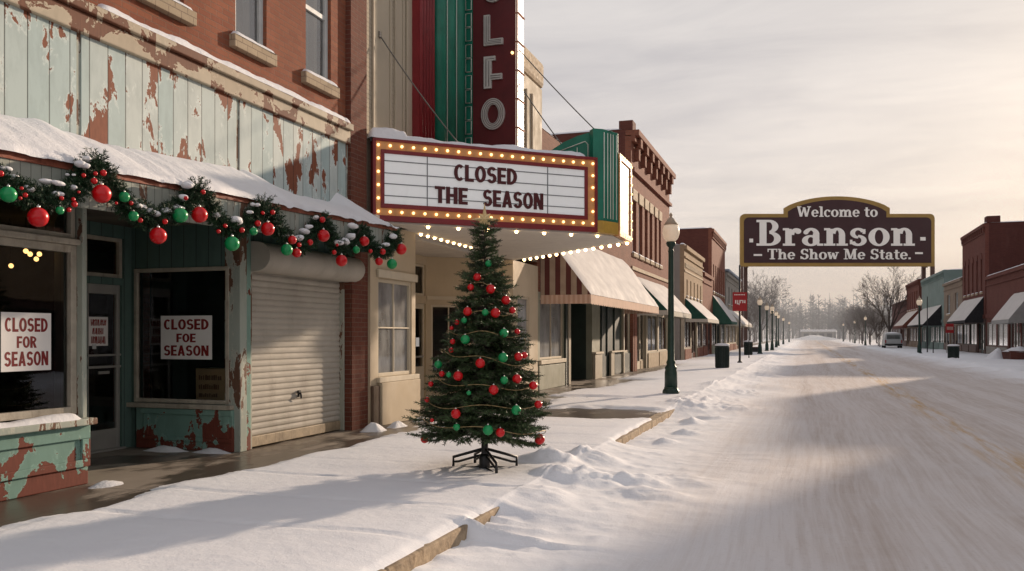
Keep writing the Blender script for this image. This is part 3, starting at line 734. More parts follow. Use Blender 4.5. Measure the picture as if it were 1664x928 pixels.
MB().box(-15.9, -9.6, 1.7, 1.8, .15, 3.0).box(-11.2, -11.1, 1.8, E, .15, 3.0).build('inside_wall', M['dark'], B)
# brick pier at the party wall
build_split(MB().box(FX - .3, FX + .11, E + .003, 12.12, .1, 3.35).box(FX - .3, FX + .09, E + .003, 12.12, 3.353, 9.3), 'pier', M['brick_pier'], B)
# signboard in panels with battens
sg = MB(); edges = [1.6] + [Yx(p, FX + .05) for p in (129, 387)] + [E - .02]
for a, b in zip(edges, edges[1:]): sg.box(FX + .002, FX + .045, a + .03, b - .03, 3.2, 4.50)
so_ = sg.build('signboard', M['sign_wood'], B)
bt = MB()
for a in edges[1:]: bt.box(FX + .003, FX + .035, a - .028, a + .028, 3.2, 4.50)
build_split(bt, 'batten', M['post_wood'], so_)
cn = MB(); cn.box(FX + .002, FX + .10, 1.6, E - .02, 4.502, 4.70); cn.box(FX + .002, FX + .15, 1.6, E - .01, 4.702, 4.80); cn.build('cornice', M['cornice_wood'], B, bevel=.012)
k = MB(); snow_ridge(k, (FX + .075, 2.2, 4.80), (FX + .075, E - .05, 4.80), .15, .075, seed=8.3, gaps=1.2, n=220); k.build('cornice_snow', M['snow'], B)
# canopy
CXF = -5.93
def zf(y): return 2.985 + .030 * (y - 5.0)       # lower edge of the trim
cy0, cy1 = 2.2, 11.92
c = MB(); N = 40
yy = [cy0 + (cy1 - cy0) * i / N for i in range(N + 1)]
def strip(mb, x0, x1, za, zb):
    vs = []
    for y in yy: vs += [(x0, y, zf(y) + za), (x1, y, zf(y) + za), (x1, y, zf(y) + zb), (x0, y, zf(y) + zb)]
    fs = []
    for i in range(N):
        for j in range(4): fs.append((i * 4 + j, i * 4 + (j + 1) % 4, (i + 1) * 4 + (j + 1) % 4, (i + 1) * 4 + j))
    fs += [(0, 1, 2, 3), (N * 4 + 3, N * 4 + 2, N * 4 + 1, N * 4)]
    mb.add(vs, fs)
strip(c, CXF - .05, CXF - .012, -.30, .0)
cf = c.build('canopy', M['fascia'], B)
c = MB(); strip(c, CXF - .06, CXF + .004, .001, .062); c.build('canopy_trim', M['redtrim'], cf)
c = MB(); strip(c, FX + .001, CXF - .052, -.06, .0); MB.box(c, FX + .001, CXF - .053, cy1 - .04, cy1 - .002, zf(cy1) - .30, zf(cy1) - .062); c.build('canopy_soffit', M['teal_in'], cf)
# deep snow bank on the canopy
K = 14; vs = []; NS = 240
for i in range(NS + 1):
    y = cy0 + (cy1 + .03 - cy0) * i / NS
    e = min(1, (cy1 + .03 - y) / .5) ** .6 if y > cy1 - .5 else 1
    hw = .43 + .035 * fbm(y * .8, 2.2, 0, 3) + .05 * smooth(7.5, 8.9, y) - .14 * smooth(9.0, 9.9, y) + .15 * math.exp(-((y - 11.3) / .16) ** 2) + .04 * math.exp(-((y - 6.0) / .2) ** 2)
    hf = (.10 + .035 * fbm(y * 1.3, 5.5, 0, 3)) * e
    z0 = zf(y) + .063
    lip = .03 + .03 * fbm(y * 2.2, 8, 0, 4); z0 -= max(0, .035 * fbm(y * 4.2, 3.1, 0, 3))
    for j in range(K + 1):
        q = j / K
        if q < .25:
            a = q / .25 * math.pi / 2
            vs.append((CXF + .012 + lip * math.cos(a) * 1.0 - .10 * (q / .25) ** 2, y, z0 - .012 + hf * math.sin(a)))
        else:
            p = (q - .25) / .75; x = CXF - .088 + lip * 0 + (FX + .046 - CXF + .088) * p
            top = z0 + hf + (zf(y) * 0 + hw * e - hf) * (p ** .8)
            vs.append((x, y, top + .018 * fbm(x * 3, y * 2.4, 1, 3) * math.sin(p * math.pi)))
k = MB(); k.add(vs, [(i * (K + 1) + j, i * (K + 1) + j + 1, (i + 1) * (K + 1) + j + 1, (i + 1) * (K + 1) + j) for i in range(NS) for j in range(K)] , True)
k.add([vs[NS * (K + 1) + j] for j in range(K + 1)], [tuple(range(K + 1))]); k.build('canopy_snow', M['snow'], cf)
# left display bay
bx = FX - .03; bfr = frame((bx, 0, 0), (0, 1, 0), (1, 0, 0)); be = Yx(129, bx)
pe = Yx(141, FX)
window(B, bfr, 2.4, be, .84, 2.47, M['oldframe'], M['glass'], depth=.03, fw=.07, name='display_window', ft=.07)
window(B, bfr, 2.4, be - .02, 2.53, 2.86, M['oldframe'], M['glass'], depth=.03, fw=.05, name='transom_window', ft=.07)
MB().box(bx - .14, bx + .02, 2.4, be, 2.472, 2.528).build('transom_rail', M['oldframe'], B, bevel=.008)
MB().box(bx - .14, FX + .005, be + .003, pe, .152, 2.92).build('corner_post', M['post_wood'], B, bevel=.01)
sl = MB().box(bx - .14, FX + .12, 2.2, pe + .02, .735, .80).build('window_ledge', M['post_wood'], B, bevel=.01)
k = MB(); snow_ridge(k, (FX + .03, 2.4, .80), (FX + .03, pe - .15, .80), .17, .05, seed=2.2); k.build('ledge_snow', M['snow'], sl)
bk = MB(); bk.box(bx - .12, FX + .02, 2.2, pe, .152, .733); b1 = bk.build('bulkhead', M['teal'], B, bevel=.01)
tr = MB()
for z0, z1 in ((.60, .732), (.33, .40)): tr.box(FX + .021, FX + .05, 2.2, pe - .002, z0, z1)
for y in (pe - .10, pe - 1.5, pe - 2.9): tr.box(FX + .021, FX + .048, y, y + .10, .402, .598)
tr.build('panel_moulding', M['teal'], b1, bevel=.006)
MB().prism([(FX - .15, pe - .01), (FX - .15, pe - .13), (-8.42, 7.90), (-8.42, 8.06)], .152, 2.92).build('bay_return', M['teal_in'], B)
MB().box(FX - .16, -11, 2.2, pe - .15, .152, .20).build('shop_floor', M['dim'], B)
# recessed doorway: back wall with door, canted return with second display window
DX, WY = -8.30, 9.00
dfr = frame((DX, 0, 0), (0, 1, 0), (1, 0, 0)); d0, d1 = Yx(142, DX), Yx(198, DX)
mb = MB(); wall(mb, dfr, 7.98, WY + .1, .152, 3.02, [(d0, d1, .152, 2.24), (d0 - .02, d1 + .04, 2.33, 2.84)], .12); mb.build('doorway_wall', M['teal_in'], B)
window(B, dfr, d0 - .02, d1 + .04, 2.33, 2.84, M['oldframe'], M['glass'], depth=.03, fw=.05, name='transom_window')
dm = MB(); n0, n1 = -.075, -.03; q = .055
dm.obox(dfr, d0, d0 + q, .16, 2.24, n0, n1); dm.obox(dfr, d1 - q, d1, .16, 2.24, n0, n1); dm.obox(dfr, d0 + q, d1 - q, .16, .42, n0, n1); dm.obox(dfr, d0 + q, d1 - q, 2.12, 2.24, n0, n1)
door = dm.build('door', M['alum'], B, bevel=.006)
g = MB(); g.open = True; g.quad(dfr(d0 + .03, .40, -.06), dfr(d1 - .03, .40, -.06), dfr(d1 - .03, 2.14, -.06), dfr(d0 + .03, 2.14, -.06)); g.build('pane', M['glass'], door)
h = MB(); h.obox(dfr, d0 + .01, d1 - .01, 1.19, 1.22, -.028, .0); h.obox(dfr, d0 + .01, d1 - .01, 1.34, 1.365, -.028, .0); h.build('push_bar', M['alum'], door, bevel=.004)
h = MB(); h.obox(dfr, d0 + .22, d0 + .40, 1.115, 1.15, -.055, -.045); h.build('mail_slot', M['alum'], door)
h = MB(); h.obox(dfr, d0 + .13, d0 + .19, 1.43, 1.49, -.055, -.050); h.build('sticker', M['sash'], door)
MB().obox(dfr, d0 - .02, d1 + .02, .152, .175, -.1, .05).build('threshold', M['alum'], door)
rfr = frame((0, WY, 0), (1, 0, 0), (0, -1, 0)); x0, x1 = Xy(219, WY), Xy(373, WY)
mb = MB(); wall(mb, rfr, DX, FX - .05, .152, 3.02, [(x0, x1, .74, 2.46)], .14); mb.build('return_wall', M['teal_in'], B)
window(B, rfr, x0, x1, .74, 2.46, M['oldframe'], M['glass'], depth=-.02, fw=.05, name='display_window')
MB().obox(rfr, x0 - .1, FX - .06, .675, .733, .003, .09).build('window_ledge', M['oldframe'], B, bevel=.008)
b2 = MB().obox(rfr, DX + .12, FX - .055, .155, .672, .003, .05).build('bulkhead', M['teal'], B, bevel=.008)
tr = MB(); tr.obox(rfr, DX + .2, FX - .06, .60, .67, .051, .07); tr.obox(rfr, DX + .2, FX - .06, .27, .32, .051, .07); tr.obox(rfr, FX - .18, FX - .1, .322, .598, .051, .068); tr.obox(rfr, DX + .25, DX + .33, .322, .598, .051, .068); tr.build('panel_moulding', M['teal'], b2, bevel=.005)
pst = Yx(388, FX)
MB().box(FX - .20, FX + .03, WY - .01, WY + .13, .152, 3.0).build('corner_post', M['post_wood'], B, bevel=.01)
MB().box(FX - .12, FX + .01, WY + .133, WY + .24, .152, 3.0).build('corner_post', M['teal'], B, bevel=.01)
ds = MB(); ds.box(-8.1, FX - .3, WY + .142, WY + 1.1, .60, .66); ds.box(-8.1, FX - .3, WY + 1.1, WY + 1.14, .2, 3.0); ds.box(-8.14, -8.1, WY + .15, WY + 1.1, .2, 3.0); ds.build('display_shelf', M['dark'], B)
MB().box(FX - .12, FX - .02, WY + .25, E, 2.80, 3.2).build('lintel', M['teal_in'], B)
# roller shutter
SX = FX - .10; s0, s1 = WY + .30, E - .03
sh = MB(); sh.open = True; vs = []; n = 0; z = .30; pitch = .081
while z < 2.42:
    for q, o_ in ((0, 0), (.10, .009), (.30, .015), (.6, .015), (.85, .006), (.95, 0)): vs += [(SX + o_, s0, z + q * pitch), (SX + o_, s1, z + q * pitch)]; n += 1
    z += pitch
sh.add(vs, [(2 * i, 2 * i + 1, 2 * i + 3, 2 * i + 2) for i in range(n - 1)]); shu = sh.build('roller_shutter', M['shutter'], B)
MB().box(SX - .015, SX + .03, s0, s1, .165, .30).build('bottom_rail', M['shutter_low'], shu, bevel=.008)
gd = MB(); gd.box(SX - .03, SX + .085, s0 - .055, s0 - .002, .152, 2.45); gd.box(SX - .03, SX + .085, s1 + .002, E - .001, .152, 2.45); build_split(gd, 'guide_rail', M['post_wood'], shu, .006)
h = MB(); h.box(SX + .024, SX + .05, 10.42, 10.47, .74, .83); h.tube([(SX + .05, 10.445, .80), (SX + .07, 10.445, .78), (SX + .07, 10.445, .72)], .012); h.build('padlock', M['black'], shu)
prof = []
for i in range(13):
    a = -math.pi / 2 + math.pi * i / 12; prof.append((SX + .13 + .25 * max(0, math.cos(a)) ** .8, 2.60 + .19 * math.sin(a)))
prof = [(SX + .0, 2.41)] + prof + [(SX + .0, 2.79)]
hb = MB(); n = len(prof); vs = []
for y in np.linspace(s0 - .05, E + .10, 24):
    for p in prof: vs.append((p[0] + .006 * math.sin(y * 41), y, p[1]))
fs = [(i * n + j, i * n + (j + 1) % n, (i + 1) * n + (j + 1) % n, (i + 1) * n + j) for i in range(23) for j in range(n)] 
hb.add(vs, fs, True); hb.add(vs[:n], [tuple(range(n))]); hb.add(vs[-n:], [tuple(range(n))]); hb.build('shutter_box', M['shutter'], shu)
# pendant lamps inside the left bay
for (px, py) in ((15, 392), (75, 400), (42, 408), (49, 413), (64, 413), (59, 421), (18, 432)):
    p = ray(px, py, 10.2 + (px % 7) * .12); q = MB(); q.ball(p, .03, 8, 6); po = q.build('pendant_lamp', M['bulb_in'], B)
    MB().tube([(p.x, p.y, p.z + .03), (p.x, p.y, 3.0)], .004, 4).build('flex', M['black'], po)
# posters and the cardboard box
def poster(label, fr, u0, u1, v0, v1, n, lines, ink, sizes, ok=None):
    T = thing('closed_poster', label, 'poster', fr((u0 + u1) / 2, v0, n))
    MB().obox(fr, u0, u1, v0, v1, n, n + .003).build('sheet', M['white'], T)
    for s, v, h, wd in lines:
        q = MB(); m_ = (u0 + u1) / 2; wd *= (u1 - u0) / 2; serif_text(q, fr, s, m_ - wd, m_ + wd, v0 + (v1 - v0) * v, (v1 - v0) * h, n + .0032, .0006, SANS, .055, .0003); q.build('lettering', ink, T)
gfr = frame((bx, 0, 0), (0, 1, 0), (1, 0, 0))
a, b = Yx(12, bx + .0), Yx(93, bx); zt, zb = Zp(508, bx, (a + b) / 2) , Zp(603, bx, (a + b) / 2)
L3 = [('CLOSED', .67, .24, .86), ('FOR', .395, .2, .40), ('SEASON', .085, .25, .88)]
poster('large white paper sign with red block letters on the big left display window', gfr, a, b, zb, zt, -.078 , L3, M['red_ink'], None)
a, b = Xy(260, WY + .0), Xy(343, WY); zt, zb = Zp(513, (a + b) / 2, WY), Zp(584, (a + b) / 2, WY)
poster('white paper sign with dark red letters on the recessed window above a cardboard box', rfr, a, b, zb, zt, -.018, [('CLOSED', .68, .24, .88), ('FOE', .39, .2, .38), ('SEASON', .08, .24, .88)], M['red_ink'], None)
a, b = Yx(150, DX), Yx(181, DX); zt, zb = Zp(515, DX, (a + b) / 2), Zp(562, DX, (a + b) / 2)
T = thing('door_notice', 'small white notice with smeared faded red writing on the recessed glass door', 'notice', dfr((a + b) / 2, zb, -.05))
MB().obox(dfr, a, b, zb, zt, -.058, -.055).build('sheet', M['white'], T)
rr = random.Random(3); q = MB(); W_, H_ = b - a, zt - zb
for (v0, v1, u0, u1, n) in ((.70, .92, .1, .9, 12), (.40, .62, .16, .76, 8), (.08, .33, .1, .88, 13)):   # smeared rows of illegible strokes
    for i in range(n):
        u = a + W_ * (u0 + (u1 - u0) * (i + .5) / n); ww = W_ * (u1 - u0) / n * .34; sk = rr.uniform(-.01, .01)
        q.fprism(dfr, [(u - ww, zb + H_ * v0 + sk), (u + ww, zb + H_ * v0), (u + ww + sk, zb + H_ * v1), (u - ww + sk, zb + H_ * (v1 - .01))], -.0548, -.0535)
        if rr.random() < .55: zz = zb + H_ * rr.uniform(v0, v1 - .05); q.obox(dfr, u, u + ww * 2.6, zz, zz + H_ * .045, -.0549, -.0533 )
q.build('lettering', M['faded_ink'], T)
T = thing('cardboard_box', 'brown cardboard box with printed rows standing inside the recessed window', 'box', (-7.1, WY + .42, .66))
b0, b1 = Xy(318, WY + .3), Xy(366, WY + .3)
MB().box(b0, b1, WY + .30, WY + .62, .662, 1.17).build('carton', M['card'], T, bevel=.006)
q = MB(); rr = random.Random(9)
for r_, (za, zb_) in enumerate(((1.02, 1.09), (.90, .97), (.80, .85))):
    for i in range(11 - r_):
        u = b0 + .05 + (b1 - b0 - .1) * i / 11; q.box(u, u + .018 + .014 * rr.random(), WY + .2975, WY + .2995, za, zb_ - .02 * rr.random())
q.build('printed_rows', M['card_ink'], T)
q = MB(); q.box(b1 + .003, b1 + .10, WY + .32, WY + .5, .662, .97); q.build('side_flap', M['card'], T)
# little drifts against the shop front
DR = [((-6.40, 6.62, .15), .15, .26, .045, 'drift at the foot of the left bay post'), ((-7.6, WY - .18, .15), .38, .16, .07, 'drift under the recessed display window'), ((-6.95, WY - .12, .15), .36, .14, .055, 'drift by the shutter post'),
      ((-6.22, 11.72, .15), .22, .3, .12, 'tall pointed drift at the foot of the brick pier'), ((-6.15, 12.35, .15), .16, .3, .09, 'drift before the cream plinth'), ((-6.2, 13.4, .15), .14, .4, .07, 'drift along the cream wainscot')]
for i, (c_, rx_, ry_, h_, lb) in enumerate(DR):
    q = MB(); snow_heap(q, c_, rx_, ry_, h_, seed=i * 2.7 + 1); tag(q.build('snow_drift', M['snow']), 'small white snow ' + lb, 'snow drift', 'snow drifts against the shopfronts')
# ================================================================== 2. the picture theatre
TY0, TY1, TH_ = 12.123, 21.5, 8.55
T = thing('picture_theatre', 'cream painted theatre with red and green fluted front above a lit marquee', 'theatre', (FX, 17, .15))
up = MB(); up.box(FX - .3, FX, TY0, TY1, 3.52, TH_); up.build('wall', M['brick_beige'], T)
pn = MB()
for px0, px1 in ((604, 634), (640, 655), (659, 676)):
    a, b = Yx(px0, FX), Yx(px1, FX)
    for u0, u1, z0, z1 in ((a, a + .05, 4.9, 8.0), (b - .05, b, 4.9, 8.0), (a + .05, b - .05, 4.9, 4.95), (a + .05, b - .05, 7.95, 8.0)): pn.box(FX + .002, FX + .035, u0, u1, z0, z1)
    pn.box(FX + .002, FX + .014, a + .06, b - .06, 4.96, 7.94)
pn.build('wall_panel', M['cream_pl'], T, bevel=.008)
p1 = MB(); a, b = Yx(846, FX), TY1
p1.box(FX + .002, FX + .14, a - .9, b, 3.6, TH_ - .55)
for k in (.15, .62, 1.09): p1.box(FX + .141, FX + .19, a - .7 + k, a - .48 + k, 4.9, TH_ - .9)
po_ = p1.build('end_pilaster', M['cream_pl'], T, bevel=.02)
p1 = MB(); p1.box(FX - .28, FX + .20, a - 1.0, b + .03, TH_ - .548, TH_ + .12); p1.build('pilaster_cap', M['stone'], po_, bevel=.11)
sw = MB(); sw.box(FX - .3, -16, TY0, TY0 + .2, .1, TH_); sw.box(FX - .3, -16, TY1 - .25, TY1, .1, TH_); sw.box(-16, -16.2, TY0, TY1, .1, TH_); sw.build('side_wall', M['brick_beige'], T)
MB().box(FX - .3, -16, TY0 + .2, TY1 - .25, 8.1, 8.3).build('roof', M['graywall'], T)
# red fluted pilaster, green fluted pilaster
def fluted(name, y0, y1, x, dp, n, mat):
    f = MB(); f.box(FX + .002, x, y0, y1, 4.7, 10.6)
    for i in range(n):
        c = y0 + (y1 - y0) * (i + .5) / n; r = (y1 - y0) / n * .36
        f.tube([(x, c, 4.7), (x, c, 10.6)], r, 10)
    return f.build(name, mat, T)
ra, rb = Yx(681, FX + .15), Yx(705, FX + .15)
fluted('red_pilaster', ra, rb, FX + .15, .1, 5, M['red_paint'])
ga = rb + .01
gp = fluted('green_pilaster', ga, 15.96, FX + .13, .1, 3, M['green_paint'])
q = MB()
for k in (.33, .66): q.tube([(FX + .22, ga + (15.96 - ga) * k, 4.8), (FX + .22, ga + (15.96 - ga) * k, 10.5)], .012, 6)
q.build('neon_tube', M['neon'], gp)
# upright blade sign
BY = 16.0; xa, xb, xc = Xy(755, BY), Xy(768, BY), Xy(838, BY)
bl = MB().box(xb, xc, BY, BY + .34, 4.9, 11.2).build('blade_sign', M['blade_red'], T, bevel=.01)
gfn = MB().box(FX + .002, xb - .002, BY + .02, BY + .32, 4.9, 11.2).build('blade_fin', M['green_paint'], bl)
q = MB()
for z in np.arange(5.0, 10.6, .62):
    for dz_ in (0, .30):
        x0, x1, z0, z1 = xa + .02, xb - .03, z + dz_ * .95, z + dz_ * .95 + .26
        q.tube([(x0, BY + .005, z0), (x1, BY + .005, z0), (x1, BY + .005, z1), (x0, BY + .005, z1), (x0, BY + .005, z0)], .010, 5)
q.tube([(xa - .12, BY + .005, 4.95), (xa - .12, BY + .005, 11)], .009, 5); q.build('neon_ladder', M['neon'], bl)
q = MB().box(xc + .001, xc + .05, BY - .01, BY + .35, 4.9, 11.2); q.build('blade_edge', M['neon_warm'], bl)
q = MB()
for z in np.arange(5.1, 11, .56): q.box(xc - .015, xc + .075, BY - .022, BY + .36, z, z + .022)
for x in (.02, .035): q.tube([(xc + x, BY - .016, 4.9), (xc + x, BY - .016, 11.1)], .006, 4)
build_split(q, 'edge_bracket', M['redtrim'], bl)
lf = frame((0, BY, 0), (1, 0, 0), (0, -1, 0)); xm = (xb + xc) / 2 - .01
def ring(mb, cu, cv, ru, rv, tu, n0, n1):
    N = 36; o = []
    for k in range(N):
        w = 2 * math.pi * k / N; o.append((math.cos(w), math.sin(w)))
    vs = [lf(cu + ru * a, cv + rv * b, n1) for a, b in o] + [lf(cu + (ru - tu) * a, cv + (rv - tu) * b, n1) for a, b in o] + [lf(cu + ru * a, cv + rv * b, n0) for a, b in o] + [lf(cu + (ru - tu) * a, cv + (rv - tu) * b, n0) for a, b in o]
    fs = []
    for j in range(N):
        k = (j + 1) % N; fs += [(j, k, N + k, N + j), (j, 2 * N + j, 2 * N + k, k), (N + j, N + k, 3 * N + k, 3 * N + j)]
    mb.add(vs, fs)
def bigletter(ch, zb, h):
    a, d = MB(), MB()
    if ch == 'O':
        ring(a, xm, zb + h / 2, .245, h / 2, .125, 0, .05)
        for i, o_ in enumerate((.022, .062)): ring(d, xm, zb + h / 2, .245 - o_, h / 2 - o_, .012, .05, .056)
        ring(d, xm, zb + h / 2, .245 - .1, h / 2 - .1, .012, .05, .056)
    else:
        l = xm - .19; s = .125
        if ch == 'L': rects = [(l, zb, l + s, zb + h), (l + s, zb, l + .40, zb + s * .95)]; ins = [((l + .03, zb + h - .03), (l + .03, zb + .03), (l + .37, zb + .03)), ((l + .065, zb + h - .03), (l + .065, zb + .06), (l + .37, zb + .06)), ((l + .10, zb + h - .03), (l + .10, zb + .09), (l + .37, zb + .09))]
        else: rects = [(l, zb, l + .16, zb + h), (l + .16, zb + h * .86, l + .24, zb + h), (l + .16, zb + h * .26, l + .38, zb + h * .44)]; ins = [((l + .05, zb + .04), (l + .05, zb + h - .05), (l + .21, zb + h - .05)), ((l + .11, zb + .04), (l + .11, zb + h - .09)), ((l + .14, zb + h * .38), (l + .36, zb + h * .38)), ((l + .14, zb + h * .31), (l + .36, zb + h * .31))]
        for r_ in rects: a.obox(lf, r_[0], r_[2], r_[1], r_[3], 0, .05)
        for line in ins: d.tube([lf(u, v, .05) for u, v in line], .008, 5)
    o = a.build('letter', M['letter_gray'], bl); d.build('letter_groove', M['letter_dk'], o)
for ch, t_, b_ in (('O', 0, 0), ('L', 24.5, 74), ('F', 92, 144), ('O', 160.5, 211.5)):
    if t_ == 0 and b_ == 0: zb = Zp(4.5, xm, BY); bigletter(ch, zb, .62); continue
    zb, zt = Zp(b_, xm, BY), Zp(t_, xm, BY); bigletter(ch, zb, zt - zb)
q = MB().ball((xc - .06, BY - .03, Zp(86, xc, BY)), .03, 8, 6); q.build('sign_lamp', M['bulb'], bl)
# ---------------------------------------------------- marquee
P0, P1 = Vector((-6.50, 12.2, 0)), Vector((-3.50, 14.9, 0)); ud = (P1 - P0).normalized(); L = (P1 - P0).length; nd = Vector((ud.y, -ud.x, 0))
mf = frame(P0, ud, nd)
ZB, ZT = 3.46, 4.74
plan = [(-6.50, 12.2), (-3.50, 14.9), (-3.24, 15.40), (-3.24, 16.5), (-6.64, 19.7), (-6.64, 12.3)]
ins = [(-6.46, 12.34), (-3.58, 14.95), (-3.32, 15.44), (-3.32, 16.46), (-6.64, 19.58), (-6.64, 12.4)]
mq = MB().prism(ins, ZB + .01, ZT - .02).build('marquee', M['red_paint'], T)
MB().prism([(p[0], p[1]) for p in ins], 3.40, 3.462).build('marquee_soffit', M['soffit'], mq)
fb = MB(); fb.obox(mf, 0, L, ZB - .04, ZB + .05, -.05, .03); fb.obox(mf, 0, L, ZT - .05, ZT, -.05, .03); fb.obox(mf, 0, .05, ZB + .05, ZT - .05, -.05, .03); fb.obox(mf, L - .05, L, ZB + .05, ZT - .05, -.05, .03)
iu0, iu1, iv0, iv1 = .19, L - .25, 3.70, 4.50
fb.obox(mf, iu0 - .06, iu1 + .06, iv0 - .07, iv0, -.05, .025); fb.obox(mf, iu0 - .06, iu1 + .06, iv1, iv1 + .06, -.05, .025); fb.obox(mf, iu0 - .06, iu0, iv0, iv1, -.05, .024); fb.obox(mf, iu1, iu1 + .06, iv0, iv1, -.05, .024)
fb.build('marquee_trim', M['red_paint'], mq, bevel=.006)
ob = MB(); ob.obox(mf, .05, L - .05, ZB + .05, iv0 - .07, -.05, .005); ob.obox(mf, .05, L - .05, iv1 + .06, ZT - .05, -.05, .005); ob.obox(mf, .05, iu0 - .06, iv0 - .07, iv1 + .06, -.05, .005); ob.obox(mf, iu1 + .06, L - .05, iv0 - .07, iv1 + .06, -.05, .005)
ob.build('bulb_band', M['orange'], mq)
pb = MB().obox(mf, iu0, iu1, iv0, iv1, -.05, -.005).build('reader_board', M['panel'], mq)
q = MB()
for a_, b_ in ((4.385, 4.385), (4.19, 4.20), (4.02, 4.03), (3.83, 3.84)): q.obox(mf, iu0, iu1, a_ - .007, a_ + .007, -.0048, .006)
for u in (.905, 3.07): q.obox(mf, u - .007, u + .007, iv0, iv1, -.0046, .008)
q.build('board_rail', M['panel_line'], pb)
for s, u0, u1, v0, h in (('CLOSED', 1.36, 2.49, 4.145, .275), ('THE', 1.03, 1.60, 3.76, .275), ('SEASON', 1.87, 2.98, 3.755, .28)):
    q = MB(); serif_text(q, mf, s, u0, u1, v0, h, .009, .014, SANS, .065, .0015); q.build('lettering', M['maroon_ink'], mq)
# bulbs
bulb0 = None
def bulb(p, r=.0235, m=None):
    global bulb0
    if bulb0 is None:
        bulb0 = MB().ball((0, 0, 0), 1.0, 10, 7).build('light_bulb', M['bulb']); o = bulb0
    else: o = bulb0.copy(); COL.objects.link(o)
    attach(o, mq); o.location = p; o.scale = (r, r, r)
    if m: o.material_slots[0].link = 'OBJECT'; o.material_slots[0].material = m
vb, vt = (ZB + .05 + iv0 - .07) / 2, (iv1 + .06 + ZT - .05) / 2
nb = 21
for i in range(nb):
    u = .09 + (L - .18) * i / (nb - 1); bulb(mf(u, vb, .018)); bulb(mf(u, vt, .018))
for i in range(1, 5):
    v = vb + (vt - vb) * i / 5; bulb(mf(.09, v, .018)); bulb(mf(L - .09, v, .018))
# soffit bulbs: along the far edge, along the wall and behind the front
for i in range(15): a = i / 14; bulb(Vector((-6.3 + (3.02) * a, 19.35 - 2.85 * a, 3.385)), .036, M['bulb_soffit'])
for i in range(9): bulb(Vector((-6.45, 13.9 + i * .30, 3.385)), .03, M['bulb_soffit'])
for i in range(7): a = i / 6; bulb(Vector((-5.9 + 2.35 * a, 13.0 + 2.15 * a, 3.385)), .03, M['bulb_soffit'])
# street face and its bulbs
sf = frame((-3.24, 0, 0), (0, 1, 0), (1, 0, 0))
MB().obox(sf, 15.42, 16.48, 3.44, 4.86, -.05, .02).build('street_board', M['street_panel'], mq)
q = MB(); q.obox(sf, 15.40, 16.50, 3.40, 3.50, -.05, .05); q.obox(sf, 15.40, 16.50, 4.80, 4.90, -.05, .05); q.obox(sf, 16.42, 16.52, 3.5, 4.8, -.05, .05); q.obox(sf, 15.42, 15.50, 3.5, 4.8, -.05, .05); q.build('street_trim', M['orange'], mq)
for i in range(9): bulb(sf(16.47, 3.46 + i * .172, .055), .022)
for i in range(5): bulb(sf(15.5 + i * .22, 3.44, .055), .022); bulb(sf(15.5 + i * .22, 4.87, .055), .022)
# green prow with snow
pr = [(-3.56, 14.86), (-3.40, 14.98), (-3.22, 15.38), (-3.30, 15.60), (-3.62, 15.62), (-3.66, 15.0)]
pw = MB().prism(pr, 3.64, 5.26).build('green_prow', M['green_paint'], mq, bevel=.01)
MB().prism([(p[0] + .006 * (1 if p[0] > -3.7 else 0), p[1] - .004) for p in pr], 3.42, 3.636).build('gold_foot', M['yellow'], pw, bevel=.01)
q = MB()
for a in (.02, .25, .45, .62, .85):
    p = Vector((-3.40, 14.98, 0)).lerp(Vector((-3.22, 15.38, 0)), a); q.tube([(p.x + .008, p.y - .006, 3.68), (p.x + .008, p.y - .006, 5.2)], .011, 6)
q.build('neon_tube', M['neon'], pw)
fin = [(-4.62, 4.70), (-4.56, 4.82), (-4.40, 4.96), (-4.15, 5.10), (-3.90, 5.19), (-3.664, 5.24), (-3.664, 4.70)]
q = MB(); N = len(fin); vs = [(x, 15.06, z) for x, z in fin] + [(x, 15.56, z) for x, z in fin]
q.add(vs, [tuple(range(N)), tuple(range(2 * N - 1, N - 1, -1))] + [(i, (i + 1) % N, (i + 1) % N + N, i + N) for i in range(N)]); q.build('green_fin', M['green_paint'], pw)
q = MB(); q.tube([(-4.25, 15.05, 4.93), (-3.75, 15.05, 5.08), (-3.70, 15.05, 5.02), (-3.70, 15.05, 4.72)], .01, 5); q.tube([(-3.9, 15.05, 4.72), (-3.9, 15.05, 4.98)], .008, 5); q.build('neon_outline', M['neon'], pw)
k = MB(); snow_ridge(k, (-4.42, 15.3, 4.90), (-3.30, 15.32, 5.27), .42, .09, seed=3, n=30)
snow_ridge(k, mf(-.02, ZT, -.17), mf(L - .2, ZT, -.17), .40, .085, seed=5.5, n=90); snow_ridge(k, mf(-.05, ZT, -.1), mf(.62, ZT, -.16), .30, .17, seed=2.4, n=24)
k.build('marquee_snow', M['snow'], mq)
# stays
def cable(a, b, sag=.05, r=.011):
    a, b = Vector(a), Vector(b); q = MB(); q.tube([a.lerp(b, i / 10) - Vector((0, 0, sag * 4 * (i / 10) * (1 - i / 10))) for i in range(11)], r, 5)
    q.box(a.x - .04, a.x + .02, a.y - .03, a.y + .03, a.z - .05, a.z + .05); q.build('stay_cable', M['cable'], mq)
cable((FX + .02, Yx(615, FX), Zp(57, FX, Yx(615, FX))), mf(1.56, ZT + .03, -.2), .06)
cable((xc + .03, BY + .1, Zp(78, xc, BY)), (-3.55, 15.4, 5.25), .03)
cable((xc + .03, BY + .1, Zp(133, xc, BY)), (-4.2, 15.4, 5.02), .03)
